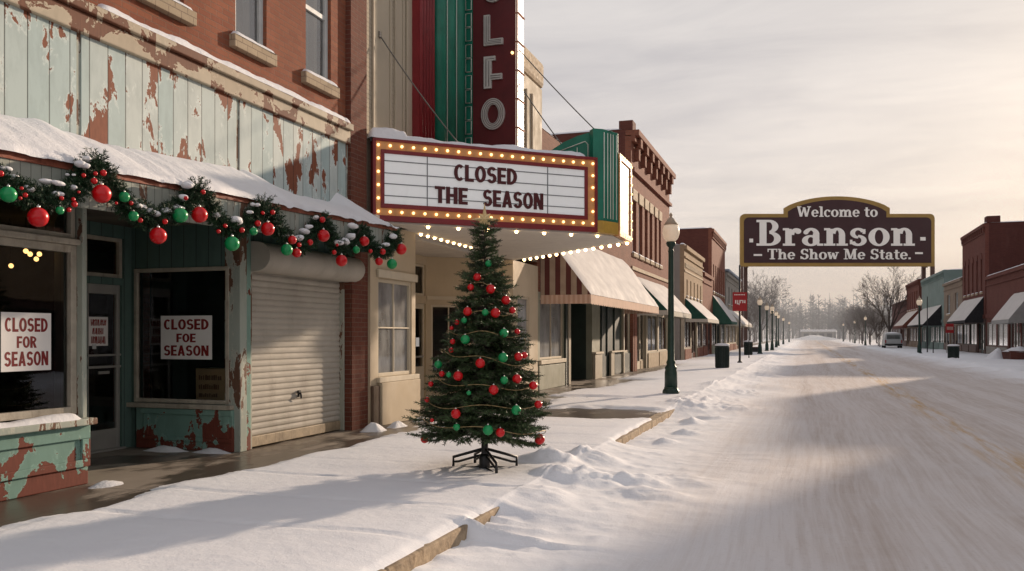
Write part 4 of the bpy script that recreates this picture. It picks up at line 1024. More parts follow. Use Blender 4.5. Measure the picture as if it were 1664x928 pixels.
# ---------------------------------------------------- ground floor: left front, entrance recess, right front
lx = -6.50; lfr = frame((lx, 0, 0), (0, 1, 0), (1, 0, 0)); y0, y1 = 12.125, Yx(675, lx)
wa, wb = Yx(614, lx), Yx(669, lx)
mb = MB(); wall(mb, lfr, y0, y1, .152, 3.398, [(wa, wb, .93, 2.52)], .2); mb.build('entrance_wall', M['cream'], T)
window(T, lfr, wa, wb, .93, 2.52, M['cream_lt'], M['glass_hazy'], depth=.02, fw=.06, nu=2, nv=2, mull=.025, name='display_window', backing=None)
build_split(MB().box(lx + .002, lx + .05, wa - .06, y1, 2.53, 2.66).box(lx + .002, lx + .07, wa - .06, y1 + .03, .84, .925), 'window_surround', M['cream_lt'], T, .008)
MB().box(lx + .002, lx + .09, wa - .02, y1 + .02, .152, .838).build('wainscot', M['cream'], T, bevel=.01)
MB().box(lx + .002, lx + .06, y0 + .003, wa - .025, .152, .80).build('plinth', mk('plinth_brown', (.13, .09, .06), .8, .2, 4), T, bevel=.01)
q = MB(); 
for z in (1.35, 1.75, 2.1): q.box(lx - .95, lx - .45, wa + .1, wb, z, z + .03)
for z, h in ((1.38, .25), (1.78, .2), (.97, .3), (2.13, .2)): 
    for i in range(5): q.box(lx - .9 + .03 * (i % 2), lx - .62, wa + .14 + i * .2, wa + .27 + i * .2, z, z + h * (.6 + .4 * ((i * 7) % 3) / 2))
q.build('display_stand', M['cream_pl'], T)
q = MB(); q.box(lx - 1.5, lx - .21, y1 - .14, y1 - .002, .152, 3.398); q.box(-8.6, lx - 1.5, 13.2, y1 - .002, .152, 3.398); q.build('recess_side', M['cream'], T)
RXB = -8.2; bfr2 = frame((RXB, 0, 0), (0, 1, 0), (1, 0, 0)); e0, e1 = Yx(673, RXB), Yx(694, RXB)
mb = MB(); wall(mb, bfr2, y1, 18.02, .152, 3.398, [(e0, e1 - .05, .155, 2.32), (e0, e1 - .08, 2.5, 3.2)], .15); mb.build('recess_wall', M['cream'], T)
dm = MB(); dm.obox(bfr2, e0, e0 + .07, .16, 2.32, -.1, -.05); dm.obox(bfr2, e1 - .12, e1 - .05, .16, 2.32, -.1, -.05); dm.obox(bfr2, e0 + .07, e1 - .12, .16, .9, -.1, -.05); dm.obox(bfr2, e0 + .07, e1 - .12, 2.2, 2.32, -.1, -.05); dr = dm.build('door', M['cream_lt'], T)
g = MB(); g.open = True; g.quad(bfr2(e0 + .05, .88, -.08), bfr2(e1 - .1, .88, -.08), bfr2(e1 - .1, 2.22, -.08), bfr2(e0 + .05, 2.22, -.08)); g.build('pane', M['glass'], dr)
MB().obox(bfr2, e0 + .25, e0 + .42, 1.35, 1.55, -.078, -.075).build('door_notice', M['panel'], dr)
MB().obox(bfr2, e0 + .07, e1 - .12, 1.1, 1.14, -.049, -.03).build('push_bar', M['alum'], dr)
window(T, bfr2, e0, e1 - .08, 2.5, 3.2, M['cream_lt'], M['glass'], depth=.03, fw=.05, name='transom_window')
A_, B_ = Vector((RXB, 18.0, 0)), Vector((-6.62, 19.45, 0)); cu = (B_ - A_).normalized(); cfr = frame(A_, cu, (cu.y, -cu.x, 0)); CL = (B_ - A_).length
mb = MB(); wall(mb, cfr, 0, CL, .152, 3.398, [(.10, .98, .75, 2.3), (1.12, 1.95, .155, 2.3)], .14); mb.build('ticket_wall', M['cream'], T)
window(T, cfr, .10, .98, .75, 2.3, M['cream_lt'], M['glass'], depth=.03, fw=.05, nu=2, nv=1, name='ticket_window')
dm = MB(); dm.obox(cfr, 1.12, 1.2, .16, 2.3, -.1, -.04); dm.obox(cfr, 1.87, 1.95, .16, 2.3, -.1, -.04); dm.obox(cfr, 1.2, 1.87, .16, .5, -.1, -.04); dm.obox(cfr, 1.2, 1.87, 2.2, 2.3, -.1, -.04); dr = dm.build('door', M['cream_lt'], T)
g = MB(); g.open = True; g.quad(cfr(1.16, .45, -.08), cfr(1.9, .45, -.08), cfr(1.9, 2.25, -.08), cfr(1.16, 2.25, -.08)); g.build('pane', M['glass'], dr)
MB().obox(cfr, 0, CL, 2.42, 2.5, .002, .03).build('recess_moulding', M['cream_lt'], T)
rx = -6.62; rfr2 = frame((rx, 0, 0), (0, 1, 0), (1, 0, 0)); q0, q1 = 19.46, TY1 - .02
w0, w1 = Yx(841, rx), Yx(860, rx)
mb = MB(); wall(mb, rfr2, q0, q1, .152, 3.398, [(max(q0 + .08, w0), w1, .85, 2.55)], .15); mb.build('entrance_wall', M['cream'], T)
window(T, rfr2, max(q0 + .08, w0), w1, .85, 2.55, M['cream_lt'], M['glass_hazy'], depth=.02, fw=.05, name='display_window')
MB().box(FX - .3, -8.5, y1, q1, 3.402, 3.5).box(-6.66, -6.4, TY0, 13.3, 3.40, 3.5).build('recess_ceiling', M['soffit'], T)
MB().box(-9.6, -9.5, y1, q1, .15, 3.4).box(-9.5, -8.4, 13.2, 13.25, .15, 3.4).build('inside_wall', M['dim'], T)
MB().box(FX - 1.0, FX - .95, q0, q1, .15, 3.4).build('inside_screen', M['dim'], T)
# ================================================================== 3. further shops on the left
def lbl(o, s): o['label'] = s; return o
# --- shop with striped awning
y0, y1 = 21.503, 34.28
S3 = thing('awning_shop', 'low brick shop with brown striped awning beside the theatre', 'shop', (FX, 28, .15), 'shops along the left pavement')
f = frame((FX, 0, 0), (0, 1, 0), (1, 0, 0))
hA = (21.75, 24.05, .95, 2.6); hR = (24.62, 27.6, .152, 2.62); hD = (28.75, 32.4, .152, 2.62); hW = (32.72, 33.95, .95, 2.6)
mb = MB(); wall(mb, f, y0, y1, 2.75, 7.1, [(22.6, 23.8, 5.2, 6.6), (25.4, 26.6, 5.2, 6.6), (28.2, 29.4, 5.2, 6.6), (31, 32.2, 5.2, 6.6)], .25); mb.build('wall', M['brick_b'], S3)
for a in (22.6, 25.4, 28.2, 31): window(S3, f, a, a + 1.2, 5.2, 6.6, M['sash'], M['glass_up'], nv=2, sill=M['sill'])
mb = MB(); wall(mb, f, y0, y1, .152, 2.748, [hA, hR, hD, hW], .2); mb.build('shop_front', M['sage'], S3)
shell(S3, FX, 1, y0, y1, 7.1, 12, M['brick_b'])
o = window(S3, f, *hA, M['cream_lt'], M['glass_hazy'], depth=.02, fw=.06, nu=2, name='display_window')
MB().box(FX + .003, FX + .09, 21.6, 24.1, .83, .94).build('window_ledge', M['cream_lt'], S3, bevel=.01)
MB().box(FX + .003, FX + .05, 21.55, 24.1, .153, .80).build('stall_riser', M['sage'], S3, bevel=.01)
pt = MB(); pt.box(FX + .003, FX + .06, 24.15, 24.34, .152, 2.75); pt.build('door_post', M['shopgreen'], S3)
build_split(MB().box(FX + .003, FX + .09, 24.36, 24.60, .152, 2.75).box(FX + .003, FX + .07, 32.45, 32.66, .152, 2.75), 'door_post', M['beige_post'], S3, .01)
gx = FX - .75; gf = frame((gx, 0, 0), (0, 1, 0), (1, 0, 0))
window(S3, gf, 24.7, 27.5, .92, 2.55, M['cream_lt'], M['glass_hazy'], depth=0, fw=.06, nu=2, name='display_window')
q = MB(); q.box(gx - .05, gx + .02, 24.62, 28.9, .152, .90); q.box(gx - .05, gx, 27.52, 28.9, .905, 2.75); q.box(gx, FX - .2, 27.6, 27.8, .152, 2.75); q.build('recess_panel', M['shopgreen'], S3)
q = MB(); q.box(FX + .003, FX + .10, 27.65, 28.7, .152, .98); q.box(FX + .003, FX + .08, 30.2, 30.75, .152, .98); build_split(q, 'pedestal', M['beige_post'], S3, .015)
q = MB(); q.box(FX + .003, FX + .14, 27.6, 28.75, .985, 1.05); q.box(FX + .003, FX + .12, 30.15, 32.3, .985, 1.04); build_split(q, 'pedestal_cap', M['cream_lt'], S3)
q = MB(); q.box(FX - .12, FX - .04, 28.75, 32.4, .152, 2.62); q.box(FX - .03, FX + .01, 29.0, 29.1, .9, 2.62); q.box(FX - .03, FX + .01, 29.9, 30.0, .9, 2.62); q.box(FX - .03, FX + .01, 31.1, 31.2, .2, 2.62); q.box(FX - .03, FX + .005, 30.9, 32.3, .2, .9)
q.build('door', M['shopgreen'], S3)
window(S3, f, *hW, M['cream_lt'], M['glass'], depth=.02, fw=.07, name='display_window')
MB().box(FX + .003, FX + .04, 32.7, 34.0, .153, .90).build('stall_riser', M['shopgreen'], S3)
MB().box(FX + .002, FX + .13, 34.0, 34.26, .152, 3.4).build('pier', M['brick_b'], S3)
awning(S3, FX, 1, 21.75, 32.6, 4.45, 2.66, 1.38, .26, M['awn_stripe'], M['awn_valance'], amount=.06)
MB().box(-9.5, -9.4, y0 + .2, y1 - .2, .15, 3).build('inside_wall', M['dim'], S3)
# --- tall brick block with bracketed cornice
def shopfront(root, fx, s, y0, y1, seed, mats, ztop=2.75, n=3, gl='glass'):
    """posts, glazing, risers and a door between y0 and y1"""
    f = frame((fx, 0, 0), (0, 1, 0), (s, 0, 0)); r = random.Random(seed)
    wv = (y1 - y0) / n; k = r.randrange(n); holes = []
    for i in range(n):
        a, b = y0 + wv * i + .18, y0 + wv * (i + 1) - .18
        holes.append((a, b, .152 if i == k else .85, ztop - .3))
    mb = MB(); wall(mb, f, y0, y1, .152, ztop, holes, .2); mb.build('shop_front', mats[0], root)
    for i, h in enumerate(holes):
        if i == k:
            m = (h[0] + h[1]) / 2; d0, d1 = m - .5, m + .5
            window(root, f, h[0], d0 - .01, .5, h[3], mats[1], M[gl], depth=.12, fw=.05, name='side_light')
            window(root, f, d1 + .01, h[1], .5, h[3], mats[1], M[gl], depth=.12, fw=.05, name='side_light')
            q = MB(); q.obox(f, h[0], d0 - .01, .152, .498, -.18, -.1); q.obox(f, d1 + .01, h[1], .152, .498, -.18, -.1); build_split(q, 'stall_riser', mats[2], root)
            dm = MB(); dm.obox(f, d0, d0 + .12, .16, h[3], -.2, -.12); dm.obox(f, d1 - .12, d1, .16, h[3], -.2, -.12); dm.obox(f, d0 + .12, d1 - .12, .16, .5, -.2, -.12); dm.obox(f, d0 + .12, d1 - .12, h[3] - .15, h[3], -.2, -.12)
            d = dm.build('door', mats[1], root)
            g = MB(); g.open = True; g.quad(f(d0 + .1, .45, -.17), f(d1 - .1, .45, -.17), f(d1 - .1, h[3] - .1, -.17), f(d0 + .1, h[3] - .1, -.17)); g.build('pane', M[gl], d)
            MB().obox(f, d1 - .11, d1 - .08, 1.0, 1.25, -.118, -.08).build('handle', M['alum'], d)
        else:
            window(root, f, *h, mats[1], M[gl], depth=.03, fw=.06, nu=2 if h[1] - h[0] > 2 else 1, name='display_window', backing=M['curtain'] if r.random() < .5 else None, bdist=.3, hang=True)
            MB().obox(f, h[0] - .04, h[1] + .04, .152, .80, .003, .05).build('stall_riser', mats[2], root)
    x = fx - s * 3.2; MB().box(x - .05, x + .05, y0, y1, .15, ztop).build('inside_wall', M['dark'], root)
y0, y1 = 34.283, 44.5
S4 = thing('brick_block', 'tall brown brick block with bracketed cornice and row of slit windows', 'building', (FX, 39, .15))
ups = []
for a, b in ((1028, 1034), (1038, 1044), (1047.5, 1052.5), (1055.5, 1060), (1063.5, 1067.5), (1070.5, 1074)): ups.append((Yx(a, FX), Yx(b, FX)))
mb = MB(); wall(mb, f, y0, y1, 2.85, 9.65, [(a, b, 4.95, 7.1) for a, b in ups], .25); mb.build('wall', M['brick_c'], S4)
for a, b in ups: window(S4, f, a, b, 4.95, 7.1, M['sash'], M['glass_up'], nv=2, sill=M['sill'], snow=True, depth=.14)
q = MB()
for a, b in ups: q.box(FX + .002, FX + .05, a - .1, b + .1, 7.103, 7.55)
q.box(FX + .002, FX + .06, y0 + .01, y1 - .01, 4.25, 4.4); build_split(q, 'lintel', M['stone'], S4, .01)
shell(S4, FX, 1, y0, y1, 9.9, 14, M['brick_dk'])
q = MB(); q.box(FX - .24, FX + .32, y0, y1 + .08, 9.62, 9.85); q.box(FX + .002, FX + .14, y0, y1, 8.2, 8.35); q.box(FX + .002, FX + .16, y0, y1, 9.4, 9.618); cn = q.build('cornice', M['brick_c'], S4)
q = MB()
for i in range(7):
    q = MB(); c = y0 + .8 + i * (y1 - y0 - 1.5) / 6; q.box(FX + .163, FX + .29, c - .2, c + .2, 9.25, 9.615); q.box(FX + .003, FX + .2, c - .16, c + .16, 8.75, 9.25); q.build('bracket', M['brick_c'], cn)
MB().box(FX - .5, FX + .06, y0 + .01, y0 + .7, 9.86, 10.25).build('corner_block', M['brick_dk'], S4)
build_split(MB().box(FX + .002, FX + .14, y0 + .001, y0 + .55, .152, 2.85).box(FX + .002, FX + .1, y1 - .4, y1, .152, 2.85), 'pier', M['brick_c'], S4)
shopfront(S4, FX, 1, y0 + .6, y1 - .45, 3, (M['beige_post'], M['cream_lt'], M['stone']), 2.85, 3)
MB().box(FX - .2, FX, y0, y0 + .6, .15, 2.85).box(FX - .2, FX, y1 - .45, y1, .15, 2.85).build('wall', M['brick_c'], S4)
awning(S4, FX, 1, 35.0, 42.6, 4.0, 2.62, 1.35, .22, M['awn_green'], M['awn_pale'], amount=.07)
# --- the rest of the left row
def block(name, label, s, fx, y0, y1, H, wallm, sidem, ups, mats, seed, n=3, aw=None, depth=13, group=None, corn=None, arch=False, roofm=None, ztop=2.85, gl='glass', extra=None):
    r = thing(name, label, 'building', (fx, (y0 + y1) / 2, .15), group)
    f = frame((fx, 0, 0), (0, 1, 0), (s, 0, 0))
    mb = MB(); wall(mb, f, y0, y1, ztop, H, [(a, b, c, d) for a, b, c, d in ups], .25); mb.build('wall', wallm, r)
    for a, b, c, d in ups: window(r, f, a, b, c, d, M['sash'], M['glass_up'], nv=2 if d - c > 1 else 1, sill=M['sill'], snow=True, depth=.12)
    if arch:
        q = MB()
        for a, b, c, d in ups: q.fprism(f, [(a - .08, d + .003)] + [((a + b) / 2 - (b - a + .16) / 2 * math.cos(w), d + .05 + .42 * math.sin(w)) for w in np.linspace(0, math.pi, 9)] + [(b + .08, d + .003)], .002, .06)
        q.build('window_head', wallm, r)
    shell(r, fx, s, y0, y1, H, depth, sidem, roofm)
    q = MB(); q.obox(f, y0, y1, H - .28, H - .05, .002, .16); c = q.build('cornice', corn or wallm, r); q = MB(); q.obox(f, y0 + .1, y1 - .1, ztop + .02, ztop + .30, .002, .09); q.build('fascia_board', corn or wallm, r); q = MB(); q.obox(f, y0, y1, H - .75, H - .66, .002, .08); q.build('string_course', corn or wallm, r)
    if H > 7.5:
        q = MB(); k = int((y1 - y0) / .8)
        for i in range(k): u = y0 + .3 + (y1 - y0 - .6) * i / (k - 1); q.obox(f, u - .12, u + .12, H - .64, H - .29, .003, .13)
        build_split(q, 'dentil', corn or wallm, c)
    shopfront(r, fx, s, y0, y1, seed, mats, ztop, n, gl)
    if aw:
        for a in aw: awning(r, fx, s, *a)
    return r
def row(y0, y1, n, w, c, d): return [(y0 + (y1 - y0) * (i + .5) / n - w / 2, y0 + (y1 - y0) * (i + .5) / n + w / 2, c, d) for i in range(n)]
S5 = block('tan_brick_shop', 'low tan brick shop with dark green awning past the tall brown block', 1, FX, 50.2, 59.5, 6.85, M['brick_tan'], M['graywall'], row(50.6, 59.2, 5, .5, 3.9, 4.9), (M['beige_post'], M['brown_post'], M['brick_c']), 7, 3, [(50.5, 57.2, 3.75, 2.55, 1.3, .2, M['awn_green'], M['awn_pale'])])
q = MB()
for i in range(16): a = 50.5 + i * .55; q.box(FX + .003, FX + .05, a, a + .3, 5.55, 5.8)
q.box(FX + .002, FX + .04, 50.3, 59.4, 5.3, 5.4); q.build('brick_course', M['stone'], S5)
S5b = block('narrow_brick_shop', 'narrow rust red shop between the tan shop and the tall maroon block', 1, FX, 59.503, 65.5, 5.95, M['brick_c'], M['brick_c'], [], (M['brick_c'], M['brown_post'], M['brick_c']), 5, 2)
S6 = block('maroon_brick_block', 'tall maroon brick block with faded green awning in the left row', 1, FX, 65.503, 76.5, 9.6, M['brick_c'], M['brick_dk'], row(66, 76, 6, .7, 4.9, 7.0), (M['beige_post'], M['shopgreen'], M['sage']), 9, 3, [(66, 71.5, 4.6, 2.65, 1.4, .2, M['awn_green2'])])
S7 = block('grey_shop', 'grey rendered shop with blue grey roof edge at the end of the left row', 1, FX, 77.5, 93, 7.2, M['graywall'], M['graywall'], row(79, 92, 4, 1.2, 4.4, 6.0), (M['beige_post'], M['cream_lt'], M['brick_c']), 12, 4, [(78, 92, 3.9, 2.6, 1.4, .2, M['awn_pale'])], corn=M['graywall'])
q = MB().box(FX - 11, FX - .3, 77.3, 77.49, 6.6, 7.25).box(FX - 11, FX + .3, 77.3, 93, 7.255, 7.4); q.build('roof_edge', M['bluesheet'], S7)
# ================================================================== right hand row (facade faces the street, sun behind it)
GX = 12.65
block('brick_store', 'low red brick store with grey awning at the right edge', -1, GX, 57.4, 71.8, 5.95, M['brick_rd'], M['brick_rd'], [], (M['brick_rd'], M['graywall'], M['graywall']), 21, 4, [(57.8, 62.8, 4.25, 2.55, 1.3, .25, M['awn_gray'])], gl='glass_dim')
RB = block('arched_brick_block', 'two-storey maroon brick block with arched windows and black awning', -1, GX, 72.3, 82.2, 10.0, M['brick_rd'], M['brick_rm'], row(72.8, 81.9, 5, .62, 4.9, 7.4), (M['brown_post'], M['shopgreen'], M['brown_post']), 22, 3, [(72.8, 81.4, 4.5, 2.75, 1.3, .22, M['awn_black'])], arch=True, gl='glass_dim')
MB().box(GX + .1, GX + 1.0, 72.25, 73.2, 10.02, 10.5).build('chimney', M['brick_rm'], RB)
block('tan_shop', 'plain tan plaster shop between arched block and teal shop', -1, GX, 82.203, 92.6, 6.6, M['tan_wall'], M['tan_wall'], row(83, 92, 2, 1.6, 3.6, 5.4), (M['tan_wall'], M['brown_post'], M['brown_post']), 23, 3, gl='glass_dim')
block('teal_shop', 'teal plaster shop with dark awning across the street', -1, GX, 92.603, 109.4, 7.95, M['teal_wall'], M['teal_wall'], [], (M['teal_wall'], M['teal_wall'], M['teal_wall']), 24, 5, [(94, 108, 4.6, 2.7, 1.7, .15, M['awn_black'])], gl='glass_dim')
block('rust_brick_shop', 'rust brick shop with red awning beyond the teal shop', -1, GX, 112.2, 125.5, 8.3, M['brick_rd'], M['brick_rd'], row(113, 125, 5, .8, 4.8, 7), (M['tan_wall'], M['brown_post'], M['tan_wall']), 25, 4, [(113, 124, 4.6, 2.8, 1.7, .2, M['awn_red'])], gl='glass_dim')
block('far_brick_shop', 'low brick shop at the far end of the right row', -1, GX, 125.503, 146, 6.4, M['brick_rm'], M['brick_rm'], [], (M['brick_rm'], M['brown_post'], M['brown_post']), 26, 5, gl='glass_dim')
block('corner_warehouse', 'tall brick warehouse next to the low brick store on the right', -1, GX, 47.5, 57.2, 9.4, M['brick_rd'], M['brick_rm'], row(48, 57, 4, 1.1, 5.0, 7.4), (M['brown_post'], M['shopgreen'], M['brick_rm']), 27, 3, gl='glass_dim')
block('tan_warehouse', 'tan brick warehouse on the near right side of the street', -1, GX, 6, 43.5, 11.0, M['brick_tan'], M['brick_tan'], row(8, 42, 11, 1.1, 5.0, 7.5), (M['brown_post'], M['shopgreen'], M['brick_rm']), 28, 8, gl='glass_dim')
# ================================================================== welcome gantry
d_ = 100.4
GL, GR = ray(1203, 500, d_), ray(1519, 500, d_); GL.z = GR.z = 0
gu = (GR - GL).normalized(); GW = (GR - GL).length; gn = Vector((gu.y, -gu.x, 0)); gfm = frame(GL, gu, gn)
pu = lambda px: (px - 1203) * d_ / F
pv = lambda py: CAMZ + (HY - py) * d_ / F
G = thing('welcome_sign', 'huge maroon welcome board with gold border spanning the street on brown posts', 'sign', (GL + GR) / 2)
def outline(b):
    vb_, vs_, = pv(433) + b, pv(347.5) - b
    u0, u1 = b, GW - b; a0, a1 = pu(1274.5) + b, pu(1446) - b; st = pv(338) - b; top = pv(319) - b; r = .55
    P = [(u0, vb_), (u1, vb_)]
    P += [(u1 - r + r * math.cos(w), vs_ - r + r * math.sin(w)) for w in np.linspace(0, math.pi / 2, 6)]
    P += [(a1, vs_)]
    N = 20
    for i in range(N + 1):
        q = i / N; P.append((a1 + (a0 - a1) * q, st + (top - st) * (1 - (2 * q - 1) ** 2) ** .8))
    P += [(a0, vs_)]
    P += [(u0 + r - r * math.sin(w), vs_ - r + r * math.cos(w)) for w in np.linspace(0, math.pi / 2, 6)]
    return P
def plate(name, b, n0, n1, mat):
    P = outline(b); m = MB(); m.fprism(gfm, P, n0, n1); o = m.build(name, mat, G)
    bm = bmesh.new(); bm.from_mesh(o.data); bmesh.ops.triangulate(bm, faces=[f for f in bm.faces if len(f.verts) > 4]); bm.to_mesh(o.data); bm.free(); return o
plate('border', 0, -.35, .0, M['gold']); plate('board', .42, -.3, .04, M['maroon'])
for s, x0, x1, yb, yt in (('Welcome to', 1295, 1426, 352.5, 335.5), ('Branson', 1229, 1487, 399.5, 357.5), ('The Show Me State.', 1247, 1480, 421.5, 404.5)):
    q = MB(); serif_text(q, gfm, s, pu(x0), pu(x1), pv(yb), pv(yt) - pv(yb), .045); q.build('lettering', M['cream_letter'], G)
q = MB()
for x0, x1, y0_, y1_ in ((1224.5, 1238, 413, 416), (1486.5, 1499, 410, 413), (1217.5, 1223.5, 388, 394), (1495, 1503.5, 385.5, 391)): q.obox(gfm, pu(x0), pu(x1), pv(y1_), pv(y0_), .045, .1)
build_split(q, 'dash', M['cream_letter'], G)
for px, n in ((1205, 0), (1215.5, -.9), (1508, -.9), (1516.5, 0)):
    u = pu(px); MB().obox(gfm, u - .2, u + .2, .0, pv(433) + .2, -.34 + n, -.02 + n).build('post', M['brown_post'], G)
q = MB()
for px in (1215.5, 1508): u = pu(px); q.obox(gfm, u - .15, u + .15, pv(433) - .1, pv(433) + 1.2, -1.23, -.36)
build_split(q, 'bracket', M['brown_post'], G)
# ================================================================== street furniture
def lamp_parts():
    r = thing('street_lamp', 'dark green street lamp with frosted acorn globe standing near the kerb', 'street lamp', (0, 0, 0), 'acorn street lamps')
    b = MB(); b.lathe([(.21, 0), (.21, .10), (.19, .14), (.17, .16), (.17, .20)], n=8, smooth=False); b.build('foot', M['dkgreen'], r, bevel=.01)
    b = MB(); b.lathe([(.155, .20), (.15, .55), (.135, .62), (.15, .66), (.13, .70), (.10, .74), (.115, .80), (.085, .86), (.078, 1.4), (.062, 3.45), (.075, 3.48), (.06, 3.52), (.06, 3.58), (.10, 3.62), (.12, 3.68), (.10, 3.72)], n=16)
    for k in range(8):
        w = 2 * math.pi * k / 8; b.tube([(.145 * math.cos(w), .145 * math.sin(w), .21), (.135 * math.cos(w), .135 * math.sin(w), .58)], .012, 5)
    b.build('pole', M['dkgreen'], r)
    b = MB(); b.lathe([(.10, 3.722), (.17, 3.80), (.205, 3.92), (.20, 4.02), (.165, 4.12)], n=20); gl_ = b.build('globe', M['globe'], r)
    b = MB(); b.lathe([(.17, 4.122), (.175, 4.14), (.12, 4.20), (.08, 4.27), (.035, 4.31), (.03, 4.34), (.045, 4.36), (.02, 4.41), (1e-4, 4.43)], n=16); b.build('globe_cap', mk('globe_cap', (.36, .29, .21), .6, .1, 4), r)
    return r
lamp0 = lamp_parts()
LEFT = [(-3.1, 21.0, 'nearest street lamp with green pole and acorn globe, beside the kerb on left'), (-3.3, 67.5, 'street lamp standing just beyond the red banner pole'), (-3.35, 81, 'third street lamp along the left kerb from the camera'), (-3.0, 84, None), (-3.4, 95, None), (-3.3, 105, None), (-3.5, 120, None), (-3.4, 142, None), (-3.3, 185, None)]
RIGHT = [(8.1, 71.6, 'street lamp on the right pavement before the teal shop awning'), (8.2, 136, None), (8.5, 171, None), (8.2, 215, None)]
first = True
for x, y, lb in LEFT + RIGHT:
    o = lamp0 if first else copy_tree(lamp0); first = False
    o.location = (x, y, .15 if y < 94 or x < 0 else .10)
    far = 'small distant street lamp with globe farther down the left kerb' if x < 0 else 'small distant street lamp with globe far down the right side'
    o['label'] = lb or far
    if not lb: o['group'] = 'far lamps on the left' if x < 0 else 'far lamps on the right'
def bin_(x, y, h, r, label, z=.2):
    T_ = thing('litter_bin', label, 'litter bin', (x, y, z), 'round litter bins')
    b = MB(); b.lathe([(r * .93, 0), (r * .95, .05), (r * .9, .06), (r * .9, h - .1), (r, h - .09), (r, h - .02), (r * .9, h)], (x, y, z), 24); b.build('drum', M['bin'], T_)
    b = MB()
    for k in range(26):
        w = 2 * math.pi * k / 26; c, s_ = math.cos(w), math.sin(w)
        b.tube([(x + c * r * .94, y + s_ * r * .94, z + .05), (x + c * r * .97, y + s_ * r * .97, z + h - .1)], r * .065, 4, smooth=False)
    b.build('slat', M['bin'], T_)
    b = MB(); b.lathe([(r * 1.02, h - .015), (r * 1.05, h + .02), (r * .98, h + .06), (r * .6, h + .085), (1e-4, h + .09)], (x, y, z), 20); b.build('lid_snow', M['snow'], T_)
bin_(-3.4, 37.8, .97, .30, 'dark green slatted litter bin capped with snow beyond the nearest lamp')
bin_(-3.9, 63.5, .95, .30, 'small dark litter bin behind the red banner pole')
bin_(8.0, 55, .80, .30, 'dark litter bin with snowy lid on the right pavement')
# red banner pole
T_ = thing('banner_pole', 'black pole with small red banner on the left pavement', 'banner pole', (-3.2, 45.3, .15))
bx_, by_ = -3.2, 45.3
MB().lathe([(.13, 0), (.13, .08), (.07, .12), (.055, .2), (.05, 5.0)], (bx_, by_, .17), 10).build('pole', M['black'], T_)
zt, zb = Zp(475, bx_, by_), Zp(505.5, bx_, by_); bf = frame((bx_, by_ - .07, 0), (CS, SN, 0), (SN, -CS, 0)); x0, x1 = -.36, .36
bn = MB().obox(bf, x0, x1, zb, zt, .0, .03).build('banner', M['banner_red'], T_)
q = MB(); h_ = zt - zb
for u0, u1, v0, v1 in ((-.24, -.19, .40, .58), (-.15, -.05, .36, .40), (-.15, -.11, .40, .58), (-.05, -.02, .32, .58), (.01, .04, .42, .58), (.04, .12, .54, .58), (.12, .15, .42, .58), (.19, .27, .44, .48), (.19, .22, .48, .58), (.25, .28, .42, .58)): q.obox(bf, u0, u1, zb + h_ * v0, zb + h_ * v1, .0302, .034)
for i in range(7): q.obox(bf, -.28 + i * .08, -.23 + i * .08, zb + h_ * .84, zb + h_ * .89, .0302, .034)
q.build('lettering', M['cream_letter'], bn)
# bench and thin post further on
T_ = thing('bench', 'dark wooden bench on the left pavement behind the second lamp', 'bench', (-3.9, 76, .15))
q = MB(); q.box(-4.3, -3.6, 74.8, 76.6, .55, .62).build('seat', M['brown_post'], T_)
q = MB(); q.box(-4.36, -4.3, 74.8, 76.6, .65, 1.15).build('backrest', M['brown_post'], T_)
for a in (74.9, 76.4): q = MB(); q.box(-4.3, -3.65, a, a + .08, .15, .55).build('leg', M['black'], T_)
def post(name, label, x, y, h, r, z=.15, cat='post'):
    return tag(MB().lathe([(r * 1.6, 0), (r * 1.4, .1), (r, .14), (r * .8, h - .03), (r * .5, h)], (x, y, z), 8).build(name, M['black']), label, cat)
post('thin_post', 'thin dark post between the red banner pole and the second lamp', -3.4, 56, 2.6, .03)
# right pavement sign, frames and low wall
T_ = thing('street_sign', 'small red board on two thin posts beside the right lamp', 'sign', (9.3, 66, .2))
cx_ = ray(1543, 530, 66); sfm = frame((cx_.x, cx_.y, 0), (CS, SN, 0), (SN, -CS, 0))
q = MB().obox(sfm, -.30, .30, Zp(541, cx_.x, cx_.y), Zp(526, cx_.x, cx_.y), 0, .04).build('board', M['banner_red'], T_)
k = MB(); 
for i in range(5): k.obox(sfm, -.22 + i * .1, -.16 + i * .1, Zp(536, cx_.x, cx_.y), Zp(531, cx_.x, cx_.y), .0402, .044)
k.build('lettering', M['awn_pale'], q)
for a in (-.2, .2): MB().obox(sfm, a - .025, a + .025, .15, Zp(541, cx_.x, cx_.y), -.03, -.001).build('leg', M['alum'], T_)
post('tall_post', 'tall thin pole with small lantern head before the teal shop', 9.3, 77.0, 4.6, .045)
T_ = thing('hand_rail', 'dark low railing on the right pavement under the teal shop awning', 'railing', (9.6, 74, .2))
q = MB(); q.tube([(9.3, 73.6, .15), (9.3, 73.6, 1.15), (10.4, 73.9, 1.15), (10.4, 73.9, .15)], .04, 6); q.build('rail', M['black'], T_)
q = MB().box(10.9, 10.98, 73.7, 73.78, .15, 1.2).build('post', M['black'], T_)
T_ = thing('planter_wall', 'low brick planter heaped with snow before the right brick store', 'planter', (11.6, 57, .2))
q = MB().box(10.9, 12.3, 55.0, 57.5, .15, .72).build('wall', M['brick_dk'], T_)
k = MB(); snow_heap(k, (11.5, 56.2, .68), .85, 1.4, .28, 4); snow_heap(k, (10.7, 57.6, .2), .7, .8, .6, 6); k.build('planter_snow', M['snow'], T_)
